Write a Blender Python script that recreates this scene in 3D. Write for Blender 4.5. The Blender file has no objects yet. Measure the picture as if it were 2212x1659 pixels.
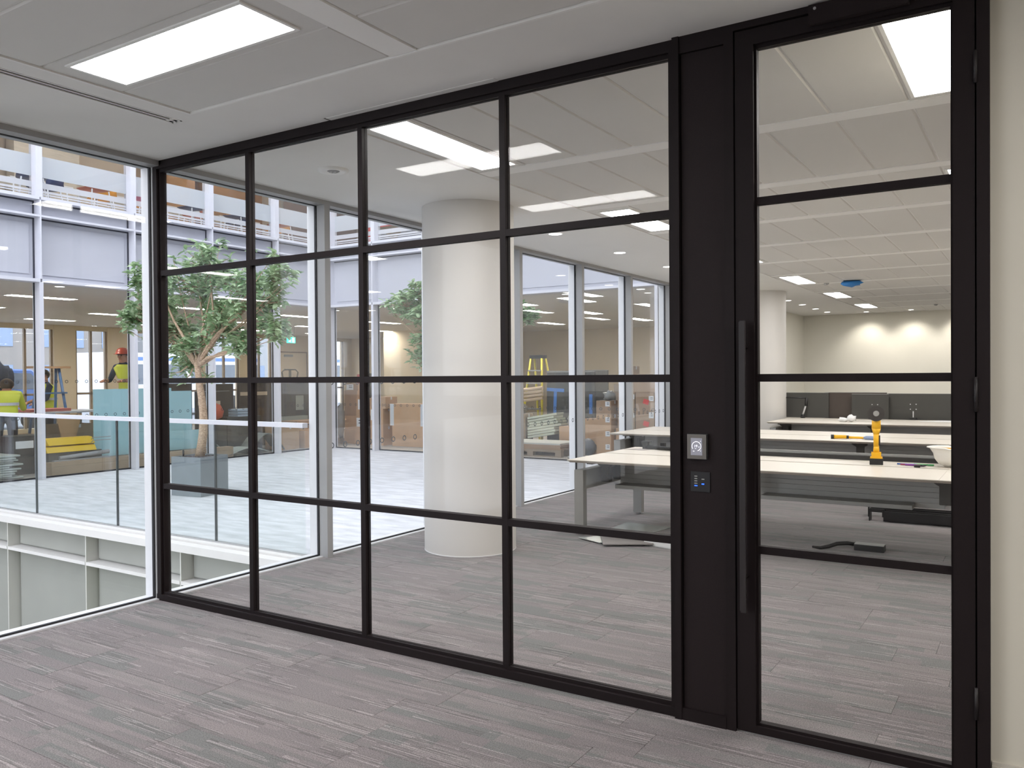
import bpy, bmesh, math, random
from mathutils import Vector, Matrix
random.seed(7)
R = math.radians
SC = bpy.context.scene
COL = SC.collection
PI = math.pi

# ------------------------------------------------------------------ camera
cam_d = bpy.data.cameras.new('camera')
cam_d.sensor_width = 36.0
cam_d.lens = 1790.0 / 2212.0 * 36.0
cam_d.clip_start = 0.05
cam_d.clip_end = 300
cam = bpy.data.objects.new('camera', cam_d)
COL.objects.link(cam)
def cam_axes(y, p, r):
    f = Vector((math.sin(y) * math.cos(p), math.cos(y) * math.cos(p), math.sin(p)))
    rt = Vector((math.cos(y), -math.sin(y), 0))
    up = rt.cross(f)
    c, s = math.cos(r), math.sin(r)
    return rt * c + up * s, up * c - rt * s, f
_rt, _up, _fw = cam_axes(-0.56593, -0.01079, -0.00753)
cam.matrix_world = Matrix(((_rt.x, _up.x, -_fw.x, 5.217), (_rt.y, _up.y, -_fw.y, -3.571), (_rt.z, _up.z, -_fw.z, 1.55), (0, 0, 0, 1)))
SC.camera = cam

# ------------------------------------------------------------------ world, exposure
LAMP = 18.0          # radiance of the ceiling panels
SKY = 2.3
w = bpy.data.worlds.new('overcast_sky')
SC.world = w
w.use_nodes = True
nt = w.node_tree
bg = nt.nodes['Background']
tc = nt.nodes.new('ShaderNodeTexCoord')
nz = nt.nodes.new('ShaderNodeTexNoise'); nz.inputs['Scale'].default_value = 2.2; nz.inputs['Detail'].default_value = 5
mp = nt.nodes.new('ShaderNodeMapping'); mp.inputs['Scale'].default_value = (1, 1, 3)
rp = nt.nodes.new('ShaderNodeValToRGB')
rp.color_ramp.elements[0].position = .35; rp.color_ramp.elements[0].color = (.80, .86, 1.0, 1)
rp.color_ramp.elements[1].position = .65; rp.color_ramp.elements[1].color = (.96, .97, 1.0, 1)
nt.links.new(tc.outputs['Generated'], mp.inputs['Vector']); nt.links.new(mp.outputs[0], nz.inputs['Vector'])
nt.links.new(nz.outputs[0], rp.inputs[0]); nt.links.new(rp.outputs[0], bg.inputs['Color'])
bg.inputs['Strength'].default_value = SKY
SC.view_settings.view_transform = 'Standard'
SC.view_settings.look = 'None'
SC.view_settings.exposure = 0.85
SC.view_settings.gamma = 1.0
SC.view_settings.use_curve_mapping = False
SC.cycles.transparent_max_bounces = 40
SC.cycles.max_bounces = 7
SC.cycles.diffuse_bounces = 4
SC.cycles.glossy_bounces = 3
SC.cycles.adaptive_threshold = 0.06
SC.cycles.adaptive_min_samples = 16
SC.cycles.sample_clamp_indirect = 4.0
SC.cycles.caustics_reflective = False
SC.cycles.caustics_refractive = False

# ------------------------------------------------------------------ materials
MATS = {}
def rgb(h):
    h = h.lstrip('#')
    v = [int(h[i:i + 2], 16) / 255 for i in (0, 2, 4)]
    return tuple(x / 12.92 if x <= .04045 else ((x + .055) / 1.055) ** 2.4 for x in v) + (1,)
def mat(name, col, rough=.5, metal=0.0, noise=0.0, scale=20.0, bump=0.0, spec=.5, stretch=None, emit=0.0, col2=None, coat=0.0):
    if name in MATS: return MATS[name]
    m = bpy.data.materials.new(name); m.use_nodes = True
    n = m.node_tree.nodes; l = m.node_tree.links
    b = n['Principled BSDF']
    c = rgb(col) if isinstance(col, str) else col
    b.inputs['Base Color'].default_value = c
    b.inputs['Roughness'].default_value = rough
    b.inputs['Metallic'].default_value = metal
    b.inputs['Specular IOR Level'].default_value = spec
    if coat: b.inputs['Coat Weight'].default_value = coat
    if emit:
        b.inputs['Emission Color'].default_value = c
        b.inputs['Emission Strength'].default_value = emit
    if noise or bump or col2:
        t = n.new('ShaderNodeTexCoord'); mp = n.new('ShaderNodeMapping')
        mp.inputs['Scale'].default_value = stretch or (1, 1, 1)
        nz = n.new('ShaderNodeTexNoise'); nz.inputs['Scale'].default_value = scale; nz.inputs['Detail'].default_value = 4
        l.new(t.outputs['Object'], mp.inputs[0]); l.new(mp.outputs[0], nz.inputs['Vector'])
        if noise or col2:
            r = n.new('ShaderNodeValToRGB')
            r.color_ramp.elements[0].position = .3; r.color_ramp.elements[1].position = .7
            if col2:
                c2 = rgb(col2); r.color_ramp.elements[0].color = c; r.color_ramp.elements[1].color = c2
            else:
                r.color_ramp.elements[0].color = tuple(x * (1 - noise) for x in c[:3]) + (1,)
                r.color_ramp.elements[1].color = tuple(min(1, x * (1 + noise)) for x in c[:3]) + (1,)
            l.new(nz.outputs[0], r.inputs[0]); l.new(r.outputs[0], b.inputs['Base Color'])
        if bump:
            bp = n.new('ShaderNodeBump'); bp.inputs['Strength'].default_value = bump; bp.inputs['Distance'].default_value = .01
            l.new(nz.outputs[0], bp.inputs['Height']); l.new(bp.outputs[0], b.inputs['Normal'])
    MATS[name] = m
    return m
def glass(name, tint=(1, 1, 1, 1), ior=1.5, extra=0.0):
    if name in MATS: return MATS[name]
    m = bpy.data.materials.new(name); m.use_nodes = True
    n = m.node_tree.nodes; l = m.node_tree.links
    n.remove(n['Principled BSDF'])
    t = n.new('ShaderNodeBsdfTransparent'); t.inputs[0].default_value = tint
    g = n.new('ShaderNodeBsdfGlossy'); g.inputs['Roughness'].default_value = 0.0; g.inputs[0].default_value = (1, 1, 1, 1)
    f = n.new('ShaderNodeFresnel'); f.inputs[0].default_value = ior
    # a slab seen from inside would reflect totally: use the outside index on both faces
    ge = n.new('ShaderNodeNewGeometry'); 
    mx = n.new('ShaderNodeMixShader')
    ma = n.new('ShaderNodeMath'); ma.operation = 'MULTIPLY_ADD'
    ma.inputs[1].default_value = 1 / ior - ior; ma.inputs[2].default_value = ior
    l.new(ge.outputs['Backfacing'], ma.inputs[0])
    # Fresnel inverts its index on back faces, so feed it 1/ior there
    l.new(ma.outputs[0], f.inputs[0])
    l.new(f.outputs[0], mx.inputs[0]); l.new(t.outputs[0], mx.inputs[1]); l.new(g.outputs[0], mx.inputs[2])
    l.new(mx.outputs[0], n['Material Output'].inputs[0])
    MATS[name] = m
    return m
def frosted(name, col, fac):
    if name in MATS: return MATS[name]
    m = bpy.data.materials.new(name); m.use_nodes = True
    n = m.node_tree.nodes; l = m.node_tree.links
    b = n['Principled BSDF']; b.inputs['Base Color'].default_value = col; b.inputs['Roughness'].default_value = .6
    tl = n.new('ShaderNodeBsdfTranslucent'); tl.inputs[0].default_value = col
    t = n.new('ShaderNodeBsdfTransparent')
    m1 = n.new('ShaderNodeMixShader'); m1.inputs[0].default_value = .5
    m2 = n.new('ShaderNodeMixShader'); m2.inputs[0].default_value = fac
    l.new(b.outputs[0], m1.inputs[1]); l.new(tl.outputs[0], m1.inputs[2])
    l.new(t.outputs[0], m2.inputs[1]); l.new(m1.outputs[0], m2.inputs[2])
    l.new(m2.outputs[0], n['Material Output'].inputs[0])
    MATS[name] = m
    return m
def emitter(name, col, s):
    if name in MATS: return MATS[name]
    m = bpy.data.materials.new(name); m.use_nodes = True
    n = m.node_tree.nodes; n.remove(n['Principled BSDF'])
    e = n.new('ShaderNodeEmission'); e.inputs[0].default_value = col; e.inputs[1].default_value = s
    m.node_tree.links.new(e.outputs[0], n['Material Output'].inputs[0])
    MATS[name] = m
    return m
def carpet_mat():
    m = bpy.data.materials.new('striated_carpet'); m.use_nodes = True
    n = m.node_tree.nodes; l = m.node_tree.links
    b = n['Principled BSDF']; b.inputs['Roughness'].default_value = .95; b.inputs['Specular IOR Level'].default_value = .15
    b.inputs['Sheen Weight'].default_value = .25
    ge = n.new('ShaderNodeNewGeometry')
    oi = n.new('ShaderNodeObjectInfo')
    def noise(scale, sx, sy, det=3, off=False):
        mp = n.new('ShaderNodeMapping'); mp.inputs['Scale'].default_value = (sx, sy, 1)
        nz = n.new('ShaderNodeTexNoise'); nz.inputs['Scale'].default_value = scale; nz.inputs['Detail'].default_value = det
        l.new(ge.outputs['Position'], mp.inputs[0])
        if off:
            ml = n.new('ShaderNodeMath'); ml.operation = 'MULTIPLY'; ml.inputs[1].default_value = 60
            cb = n.new('ShaderNodeCombineXYZ'); l.new(oi.outputs['Random'], ml.inputs[0]); l.new(ml.outputs[0], cb.inputs[0]); l.new(ml.outputs[0], cb.inputs[1])
            l.new(cb.outputs[0], mp.inputs['Location'])
        l.new(mp.outputs[0], nz.inputs['Vector'])
        return nz.outputs['Fac']
    def ramp(src, p0, p1, c0=(0, 0, 0, 1), c1=(1, 1, 1, 1)):
        r = n.new('ShaderNodeValToRGB'); r.color_ramp.elements[0].position = p0; r.color_ramp.elements[1].position = p1
        r.color_ramp.elements[0].color = c0; r.color_ramp.elements[1].color = c1
        l.new(src, r.inputs[0]); return r.outputs[0]
    def mix(a, bb, f, mode='MIX'):
        x = n.new('ShaderNodeMix'); x.data_type = 'RGBA'; x.blend_type = mode
        for s, v in ((6, a), (7, bb)):
            if isinstance(v, tuple): x.inputs[s].default_value = v
            else: l.new(v, x.inputs[s])
        if isinstance(f, float): x.inputs[0].default_value = f
        else: l.new(f, x.inputs[0])
        return x.outputs[2]
    sx_ = n.new('ShaderNodeSeparateXYZ'); l.new(ge.outputs['Position'], sx_.inputs[0])
    def mth(op, a, b_=None, c=None):
        q = n.new('ShaderNodeMath'); q.operation = op
        for k, v in enumerate((a, b_, c)):
            if v is None: continue
            if isinstance(v, (int, float)): q.inputs[k].default_value = v
            else: l.new(v, q.inputs[k])
        return q.outputs[0]
    def wn(a, b_, z=0.0):
        cb = n.new('ShaderNodeCombineXYZ'); l.new(a, cb.inputs[0]); l.new(b_, cb.inputs[1])
        if isinstance(z, float): cb.inputs[2].default_value = z
        else: l.new(z, cb.inputs[2])
        q = n.new('ShaderNodeTexWhiteNoise'); q.noise_dimensions = '3D'; l.new(cb.outputs[0], q.inputs['Vector']); return q.outputs['Value']
    rnd_ = mth('MULTIPLY', oi.outputs['Random'], 97.0)
    def strips(width, seg, salt):
        """dashes: strips of the given width along x, cut into random lengths"""
        iy = mth('FLOOR', mth('DIVIDE', sx_.outputs[1], width))
        off = wn(iy, rnd_, salt)
        ix = mth('FLOOR', mth('ADD', mth('DIVIDE', sx_.outputs[0], seg), mth('MULTIPLY', off, 9.0)))
        return wn(iy, ix, mth('ADD', rnd_, salt * 3.7))
    def step(v, t):
        return mth('GREATER_THAN', v, t)
    broad = strips(.0833, .62, 1.3)
    tone = mix(rgb('#736c6d'), rgb('#686867'), step(broad, .52))
    tone = mix(tone, rgb('#7e7676'), mth('MULTIPLY', step(broad, .80), .7))
    mid = strips(.0277, .45, 5.1)
    tone = mix(tone, rgb('#857c7c'), mth('MULTIPLY', step(mid, .80), .45))
    tone = mix(tone, rgb('#6b6968'), mth('MULTIPLY', mth('LESS_THAN', mid, .16), .45))
    fine_mask = step(strips(.0555, .38, 8.9), .62)
    fine = strips(.0042, .21, 12.7)
    tone = mix(tone, rgb('#514b4c'), mth('MULTIPLY', mth('MULTIPLY', step(fine, .74), fine_mask), .62))
    tone = mix(tone, rgb('#b0a6a6'), mth('MULTIPLY', mth('MULTIPLY', mth('LESS_THAN', fine, .18), fine_mask), .45))
    speck = noise(190, 1, 1, 2)
    sp = ramp(speck, .25, .75, (.45, .45, .45, 1), (1.6, 1.6, 1.6, 1))
    tone = mix(tone, sp, 1.0, 'MULTIPLY')
    l.new(tone, b.inputs['Base Color'])
    bp = n.new('ShaderNodeBump'); bp.inputs['Strength'].default_value = .5; bp.inputs['Distance'].default_value = .004
    l.new(speck, bp.inputs['Height']); l.new(bp.outputs[0], b.inputs['Normal'])
    return m
M_CARPET = carpet_mat()
M_CEIL = mat('ceiling_paint', '#f0efec', .8, noise=.015, scale=3)
M_TILE = mat('metal_tile_white', '#dedcd8', .55, noise=.01, scale=4)
M_BAND = mat('ceiling_band_white', '#f8f7f4', .5)
M_WALL = mat('wall_paint', '#cfcabc', .85, noise=.01, scale=4, bump=.02)
M_WARM = mat('wall_warm', '#e4e1d6', .85, noise=.01, scale=3)
M_COLUMN = mat('column_plaster', '#d6d3cf', .6, noise=.01, scale=3)
M_BLACK = mat('black_powdercoat', '#1a1213', .6, noise=.12, scale=240, bump=.03, spec=.22)
M_BLACKP = mat('black_steel_panel', '#201819', .65, noise=.15, scale=200, bump=.04, spec=.22)
M_GASKET = mat('black_gasket', '#141318', .6)
M_ALU = mat('white_aluminium', '#d6d6d8', .42, noise=.01, scale=8)
M_ALUG = mat('grey_aluminium', '#a3a3a3', .45, noise=.02, scale=8)
M_FAC = mat('facade_metal', '#cfcfd6', .45, noise=.015, scale=2)
M_SPAN = mat('spandrel_grey', '#b7b8c0', .55, noise=.03, scale=1.3)
M_SPANW = mat('well_panel', '#9fa099', .5, noise=.05, scale=1.5)
M_KERB = mat('white_coping', '#e0ddda', .5, noise=.02, scale=4)
M_DECK = mat('pale_concrete', '#c6c7cb', .7, noise=.17, scale=2.6, stretch=(1, 3.5, 1), bump=.15)
M_GLASS = glass('partition_glass', (.99, .993, .99, 1), 1.2)
M_WGLASS = glass('window_glass', (.97, .975, .975, 1), 1.27)
M_FGLASS = glass('facade_glass', (.965, .975, .98, 1), 1.3)
M_BGLASS = glass('balustrade_glass', (.96, .985, .98, 1))
M_FROST = frosted('frosted_film', (.72, .76, .80, 1), .8)
M_STRIPE = frosted('frosted_stripe', (.78, .80, .84, 1), .75)
M_RING = mat('ring_decal', '#3c4145', .5)
M_LAMP = emitter('lamp_diffuser', (1.0, .975, .955, 1), LAMP)
M_LAMPW = emitter('lamp_diffuser_warm', (1.0, .95, .88, 1), LAMP * 1.8)
M_SPOT = emitter('downlight_glow', (1.0, .96, .93, 1), 7.0)
M_WASH = emitter('wallwasher_glow', (1.0, .92, .80, 1), 14.0)
M_GREYM = mat('desk_silver', '#a2a29f', .5, metal=.15, noise=.02, scale=20)
M_DARKM = mat('desk_dark_grey', '#5c5a57', .5, metal=.2)
M_TOP = mat('desk_laminate', '#dcd5ca', .38, noise=.01, scale=6, spec=.5)
M_TOPE = mat('desk_edge', '#c2b9ad', .5)
M_BPL = mat('black_plastic', '#232223', .45)
M_CARD = mat('cardboard', '#b8997c', .85, noise=.05, scale=6)
M_CARD2 = mat('cardboard_brown', '#a5876c', .85, noise=.05, scale=6)
M_CARDD = mat('cardboard_dull', '#9c8a76', .85, noise=.06, scale=5)
M_WHITE = mat('white_paper', '#e6e6e6', .8)
M_TAPE = mat('pale_tape', '#cfd3d6', .4)
M_FELT = mat('dark_felt', '#4c4b48', .95, noise=.12, scale=60)
M_FELT2 = mat('grey_felt', '#62605b', .95, noise=.12, scale=60)
M_WOOD = mat('pale_timber', '#c9a883', .7, noise=.08, scale=5, stretch=(1, 12, 12))
M_YEL = mat('yellow_panel', '#e9bf1a', .5)
M_AQUA = mat('aqua_film_glass', '#a5cdd2', .25, noise=.03, scale=2, spec=.6)
M_BLUE = mat('blue_tape', '#4d83cf', .6)
M_RED = mat('red_plastic', '#a32a35', .5)
M_BARK = mat('tree_bark', '#8f7560', .9, col2='#d0b498', scale=34, bump=.6, stretch=(1, 1, 3))
M_SOIL = mat('bark_chips', '#4d4446', .95, noise=.3, scale=50)
M_PLANTER = mat('zinc_planter', '#7e858b', .55, metal=.2, noise=.06, scale=5)
def leaf_mat():
    m = bpy.data.materials.new('glossy_leaf'); m.use_nodes = True
    n = m.node_tree.nodes; l = m.node_tree.links; b = n['Principled BSDF']
    oi = n.new('ShaderNodeNewGeometry'); nz = n.new('ShaderNodeTexNoise'); nz.inputs['Scale'].default_value = 9
    r = n.new('ShaderNodeValToRGB')
    r.color_ramp.elements[0].color = rgb('#6d9160'); r.color_ramp.elements[1].color = rgb('#bfd2ab')
    r.color_ramp.elements[0].position = .35; r.color_ramp.elements[1].position = .65
    l.new(oi.outputs['Position'], nz.inputs['Vector']); l.new(nz.outputs[0], r.inputs[0]); l.new(r.outputs[0], b.inputs['Base Color'])
    b.inputs['Roughness'].default_value = .35; b.inputs['Transmission Weight'].default_value = 0
    tl = n.new('ShaderNodeBsdfTranslucent'); l.new(r.outputs[0], tl.inputs[0])
    mx = n.new('ShaderNodeMixShader'); mx.inputs[0].default_value = .25
    l.new(b.outputs[0], mx.inputs[1]); l.new(tl.outputs[0], mx.inputs[2]); l.new(mx.outputs[0], n['Material Output'].inputs[0])
    return m
M_LEAF = leaf_mat()

# ------------------------------------------------------------------ helpers
def NB(): return bmesh.new()
def bx(bm, x0, x1, y0, y1, z0, z1, rot=None, piv=None):
    vs = [bm.verts.new((x, y, z)) for x in (min(x0, x1), max(x0, x1)) for y in (min(y0, y1), max(y0, y1)) for z in (min(z0, z1), max(z0, z1))]
    for f in ((0, 1, 3, 2), (4, 6, 7, 5), (0, 4, 5, 1), (2, 3, 7, 6), (0, 2, 6, 4), (1, 5, 7, 3)):
        bm.faces.new([vs[i] for i in f])
    if rot is not None:
        bmesh.ops.rotate(bm, verts=vs, cent=piv if piv is not None else ((x0 + x1) / 2, (y0 + y1) / 2, (z0 + z1) / 2), matrix=rot)
    return vs
def cyl(bm, p, q, r0, r1=None, n=20, cap=True):
    p, q = Vector(p), Vector(q); r1 = r0 if r1 is None else r1
    d = (q - p); L = d.length; d.normalize()
    a = Vector((0, 0, 1)) if abs(d.z) < .9 else Vector((1, 0, 0))
    u = d.cross(a).normalized(); v = d.cross(u)
    A = [bm.verts.new(p + (u * math.cos(2 * PI * i / n) + v * math.sin(2 * PI * i / n)) * r0) for i in range(n)]
    B = [bm.verts.new(q + (u * math.cos(2 * PI * i / n) + v * math.sin(2 * PI * i / n)) * r1) for i in range(n)]
    for i in range(n):
        f = bm.faces.new((A[i], A[(i + 1) % n], B[(i + 1) % n], B[i])); f.smooth = True
    if cap:
        bm.faces.new(A[::-1]); bm.faces.new(B)
    return A + B
def tube(bm, pts, r, n=8, closed=False):
    pts = [Vector(p) for p in pts]; rings = []
    rr = r if isinstance(r, (list, tuple)) else [r] * len(pts)
    for i, p in enumerate(pts):
        a = pts[i - 1] if (i > 0 or closed) else p; b = pts[(i + 1) % len(pts)] if (i < len(pts) - 1 or closed) else p
        d = (b - a).normalized()
        ref = Vector((0, 0, 1)) if abs(d.z) < .95 else Vector((1, 0, 0))
        u = d.cross(ref).normalized(); v = d.cross(u)
        rings.append([bm.verts.new(p + (u * math.cos(2 * PI * k / n) + v * math.sin(2 * PI * k / n)) * rr[i]) for k in range(n)])
    m = len(rings)
    for i in range(m if closed else m - 1):
        A, B = rings[i], rings[(i + 1) % m]
        for k in range(n):
            f = bm.faces.new((A[k], A[(k + 1) % n], B[(k + 1) % n], B[k])); f.smooth = True
    if not closed:
        bm.faces.new(rings[0][::-1]); bm.faces.new(rings[-1])
def lathe(bm, prof, c=(0, 0, 0), n=32):
    rings = []
    for r, z in prof:
        rings.append([bm.verts.new((c[0] + r * math.cos(2 * PI * k / n), c[1] + r * math.sin(2 * PI * k / n), c[2] + z)) for k in range(n)])
    for A, B in zip(rings, rings[1:]):
        for k in range(n):
            f = bm.faces.new((A[k], A[(k + 1) % n], B[(k + 1) % n], B[k])); f.smooth = True
def prism(bm, pts, axis, a, b):
    """extrude the outline pts (2D) along axis from a to b; the 2D coordinates are the two other axes in order"""
    def mk(p, t):
        v = list(p); v.insert(axis, t); return bm.verts.new(v)
    A = [mk(p, a) for p in pts]; B = [mk(p, b) for p in pts]
    bm.faces.new(A[::-1]); bm.faces.new(B)
    n = len(pts)
    for i in range(n): bm.faces.new((A[i], A[(i + 1) % n], B[(i + 1) % n], B[i]))
    bmesh.ops.recalc_face_normals(bm, faces=bm.faces[:])
    return A + B
def root(name, label, cat, loc=(0, 0, 0), rz=0, group=None, kind=None):
    o = bpy.data.objects.new(name, None); COL.objects.link(o)
    o.location = loc; o.rotation_euler = (0, 0, rz)
    o.empty_display_size = .1
    tag(o, label, cat, group, kind)
    return o
def tag(o, label=None, cat=None, group=None, kind=None):
    if label: o['label'] = label
    if cat: o['category'] = cat
    if group: o['group'] = group
    if kind: o['kind'] = kind
    return o
def base_of(p):
    while p.parent: p = p.parent
    return p
def obj(name, bm, m, parent=None, bevel=0, local=False, seg=1, smooth=False, label=None, kind=None):
    """one mesh object; coordinates are world ones unless local"""
    if bevel:
        es = [e for e in bm.edges if len(e.link_faces) == 2 and e.calc_face_angle(0) > .6]
        bmesh.ops.bevel(bm, geom=es, offset=bevel, segments=seg, affect='EDGES', clamp_overlap=True)
    if parent is not None and not local:
        b = base_of(parent)
        M = Matrix.Translation(b.location) @ b.rotation_euler.to_matrix().to_4x4()
        bm.transform(M.inverted())
    bmesh.ops.recalc_face_normals(bm, faces=bm.faces[:])
    me = bpy.data.meshes.new(name); bm.to_mesh(me); bm.free()
    for x in (m if isinstance(m, (list, tuple)) else [m]): me.materials.append(x)
    if smooth:
        for p in me.polygons: p.use_smooth = True
    o = bpy.data.objects.new(name, me); COL.objects.link(o)
    if parent is not None: o.parent = parent
    if label: o['label'] = label
    if kind: o['kind'] = kind
    return o
def box(name, x0, x1, y0, y1, z0, z1, m, parent=None, bevel=0, **k):
    bm = NB(); bx(bm, x0, x1, y0, y1, z0, z1)
    return obj(name, bm, m, parent, bevel, **k)
def kids(o): return [c for c in COL.objects if c.parent == o]
def dup(o, loc=None, rz=None, label=None, parent=None, group=None):
    c = o.copy(); COL.objects.link(c); c.parent = parent
    if loc is not None: c.location = loc
    if rz is not None: c.rotation_euler = (0, 0, rz)
    if label: c['label'] = label
    if group: c['group'] = group
    for k in [x for x in bpy.data.objects if x.parent == o]:
        dup(k, parent=c)
    return c
def struct(name, bm, m, bevel=0, parent=None, label=None):
    o = obj(name, bm, m, parent, bevel)
    if parent is None: o['kind'] = 'structure'
    if label: o['label'] = label
    return o
def textmesh(s, size, name, m, parent, loc, rot, depth=.0004, local=False):
    cu = bpy.data.curves.new('txt', 'FONT'); cu.body = s; cu.size = size; cu.extrude = depth; cu.align_x = 'CENTER'; cu.align_y = 'CENTER'
    t = bpy.data.objects.new('txt', cu); COL.objects.link(t)
    dg = bpy.context.evaluated_depsgraph_get(); me = bpy.data.meshes.new_from_object(t.evaluated_get(dg))
    bpy.data.objects.remove(t); bpy.data.curves.remove(cu)
    bm = NB(); bm.from_mesh(me); bpy.data.meshes.remove(me)
    bm.transform(Matrix.Translation(loc) @ rot.to_4x4())
    return obj(name, bm, m, parent, local=local)
RZ = lambda a: Matrix.Rotation(a, 3, 'Z')
RX = lambda a: Matrix.Rotation(a, 3, 'X')
RY = lambda a: Matrix.Rotation(a, 3, 'Y')
H = 3.05      # ceiling height
P = 1.57      # facade module

# ================================================================== ROOM SHELL
bm = NB()
PX0, PX1, PY0, PY1 = 0.1, 6.1, -2.5, 4.5        # where the carpet planks are laid one by one
bx(bm, -.12, 9, -9, 19.2, -.30, -.009)
bx(bm, 0.0, 9, -9, PY0, -.01, 0); bx(bm, 0.0, 9, PY1, 19.2, -.01, 0)
bx(bm, 0.0, PX0, PY0, PY1, -.01, 0); bx(bm, PX1, 9, PY0, PY1, -.01, 0)
floor = struct('floor', bm, M_CARPET)
tag(floor, 'grey and mauve striated carpet running under the glass partition')
rows = 28
pw = (PY1 - PY0) / rows
plank_me = {}
for r_ in range(rows):
    y0 = PY0 + r_ * pw
    x = PX0 - random.random() * .9
    while x < PX1:
        a, b_ = max(x, PX0), min(x + 1.0, PX1)
        if b_ - a > .03:
            key = round(b_ - a, 3)
            if key not in plank_me:
                q = NB(); bx(q, .0006, (b_ - a) - .0006, .0006, pw - .0006, 0, .009)
                es = [e for e in q.edges if all(v.co.z > .005 for v in e.verts)]
                bmesh.ops.bevel(q, geom=es, offset=.0012, segments=1, affect='EDGES')
                me = bpy.data.meshes.new('carpet_plank'); q.to_mesh(me); q.free(); me.materials.append(M_CARPET); plank_me[key] = me
            o = bpy.data.objects.new('carpet_plank', plank_me[key]); COL.objects.link(o)
            o.parent = floor; o.location = (a, y0, -.009 + random.choice((0, .0003, .0006)))
        x += 1.0

# ceiling: plaster margins, metal tiles and bands
bm = NB()
bx(bm, -.12, 9.0, -9, 19.2, H + .012, H + .25)                       # slab over everything
TX0, TY1 = 1.15, -.56                                               # corner of the near tile field
bx(bm, 0, .915, -9, TY1 + .0, H - .002, H + .04)                     # near margin beside the slot
bx(bm, 1.0, TX0 - .008, -9, TY1, H - .002, H + .04)
bx(bm, 0, 9, TY1 + .008, .085, H - .002, H + .04); bx(bm, 0, TX0 - .008, TY1, TY1 + .008, H - .002, H + .04)                    # margin before the partition
bx(bm, .915, 1.0, -.5, TY1 + .02, H - .002, H + .04)
bx(bm, 0, 1.700, .085, 19.2, H - .002, H + .04)                      # far margin
ceiling = struct('ceiling', bm, M_CEIL)
tag(ceiling, 'white ceiling of plaster margins and metal tiles')
tile_me = {}
def tile(x0, x1, y0, y1, name='ceiling_tile', m=M_TILE, z=H + .003, inset=.004):
    key = (round(x1 - x0, 3), round(y1 - y0, 3), m.name)
    if key not in tile_me:
        q = NB(); bx(q, inset, x1 - x0 - inset, inset, y1 - y0 - inset, 0, .03)
        es = [e for e in q.edges if all(v.co.z < .01 for v in e.verts)]
        bmesh.ops.bevel(q, geom=es, offset=.009, segments=1, affect='EDGES')
        me = bpy.data.meshes.new(name); q.to_mesh(me); q.free(); me.materials.append(m); tile_me[key] = me
    o = bpy.data.objects.new(name, tile_me[key]); COL.objects.link(o); o.parent = ceiling; o.location = (x0, y0, z)
    return o
TW = .415
ORD = ('first', 'second', 'third', 'fourth', 'fifth', 'sixth', 'seventh', 'eighth', 'ninth', 'tenth', 'eleventh')
def ceiling_light(cx, cy, lx, ly, label, group, m=M_LAMP, z=H):
    t = root('ceiling_light', label, 'ceiling light', (cx, cy, z), 0, group)
    bm = NB(); f = .018
    for a in ((-lx / 2 - f, lx / 2 + f, -ly / 2 - f, -ly / 2), (-lx / 2 - f, lx / 2 + f, ly / 2, ly / 2 + f), (-lx / 2 - f, -lx / 2, -ly / 2, ly / 2), (lx / 2, lx / 2 + f, -ly / 2, ly / 2)):
        bx(bm, *a, -.004, .02)
    obj('frame', bm, M_BAND, t, local=True)
    bm = NB(); vs = [bm.verts.new(p) for p in ((-lx / 2, -ly / 2, .001), (-lx / 2, ly / 2, .001), (lx / 2, ly / 2, .001), (lx / 2, -ly / 2, .001))]
    bm.faces.new(vs)
    d = obj('diffuser', bm, m, t, local=True)
    return t
def tile_around(x0, x1, y0, y1, lx0, lx1, ly0, ly1):
    bm = NB(); g = .004
    for a in ((x0 + g, lx0 - .018, y0 + g, y1 - g), (lx1 + .018, x1 - g, y0 + g, y1 - g), (lx0 - .018, lx1 + .018, y0 + g, ly0 - .018), (lx0 - .018, lx1 + .018, ly1 + .018, y1 - g)):
        bx(bm, *a, H + .003, H + .03)
    obj('ceiling_tile', bm, M_TILE, ceiling)
# near field: bands run away from the viewer, tile joints along x
nearlights = []
xs = [(TX0, 2.645), (2.80, 4.215), (4.37, 5.785), (5.94, 7.355)]
for i, (a, b_) in enumerate(xs):
    for k in range(15):
        y1 = TY1 - k * TW; y0 = y1 - TW
        lit = (k, i) in ((1, 0), (5, 0), (1, 3), (5, 3), (9, 3), (13, 3))  # panels of the last column are added out of view to brighten the room
        if lit:
            c0 = y0 + .208; L0, L1 = (a + .14, a + 1.36) if i == 0 else (a + .1, a + 1.31)
            tile_around(a, b_, y0, y1, L0, L1, c0 - .145, c0 + .145); nearlights.append(((L0 + L1) / 2, c0, L1 - L0, .29))
        else: tile(a, b_, y0, y1)
    bm = NB(); bx(bm, b_ + .002, b_ + .153, TY1 - 15 * TW, TY1 - .004, H + .0, H + .03); obj('ceiling_band', bm, M_BAND, ceiling)
bm = NB(); bx(bm, 7.51, 9, -9, TY1, H, H + .04); bx(bm, TX0, 7.51, -9, TY1 - 15 * TW, H, H + .04); obj('plaster_margin', bm, M_CEIL, ceiling)
bm = NB(); bx(bm, TX0 - .012, TX0 + .002, -7, TY1 + .014, H - .004, H + .02); bx(bm, TX0, 7.5, TY1, TY1 + .014, H - .004, H + .02)
obj('edge_trim', bm, M_BAND, ceiling)
nm = ['long lit ceiling panel nearest the atrium corner, in front of the glass partition', 'lit ceiling panel behind the viewer, second from the partition by the windows']
for j, (cx, cy, lx, ly) in enumerate(nearlights):
    if j < 2: ceiling_light(cx, cy, lx, ly, nm[j], 'ceiling lights of the near room')
    else: ceiling_light(cx, cy, lx, ly, '%s added ceiling panel from the partition, out of view, lighting the near room' % ORD[j - 2], 'ceiling lights of the near room')
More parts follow.
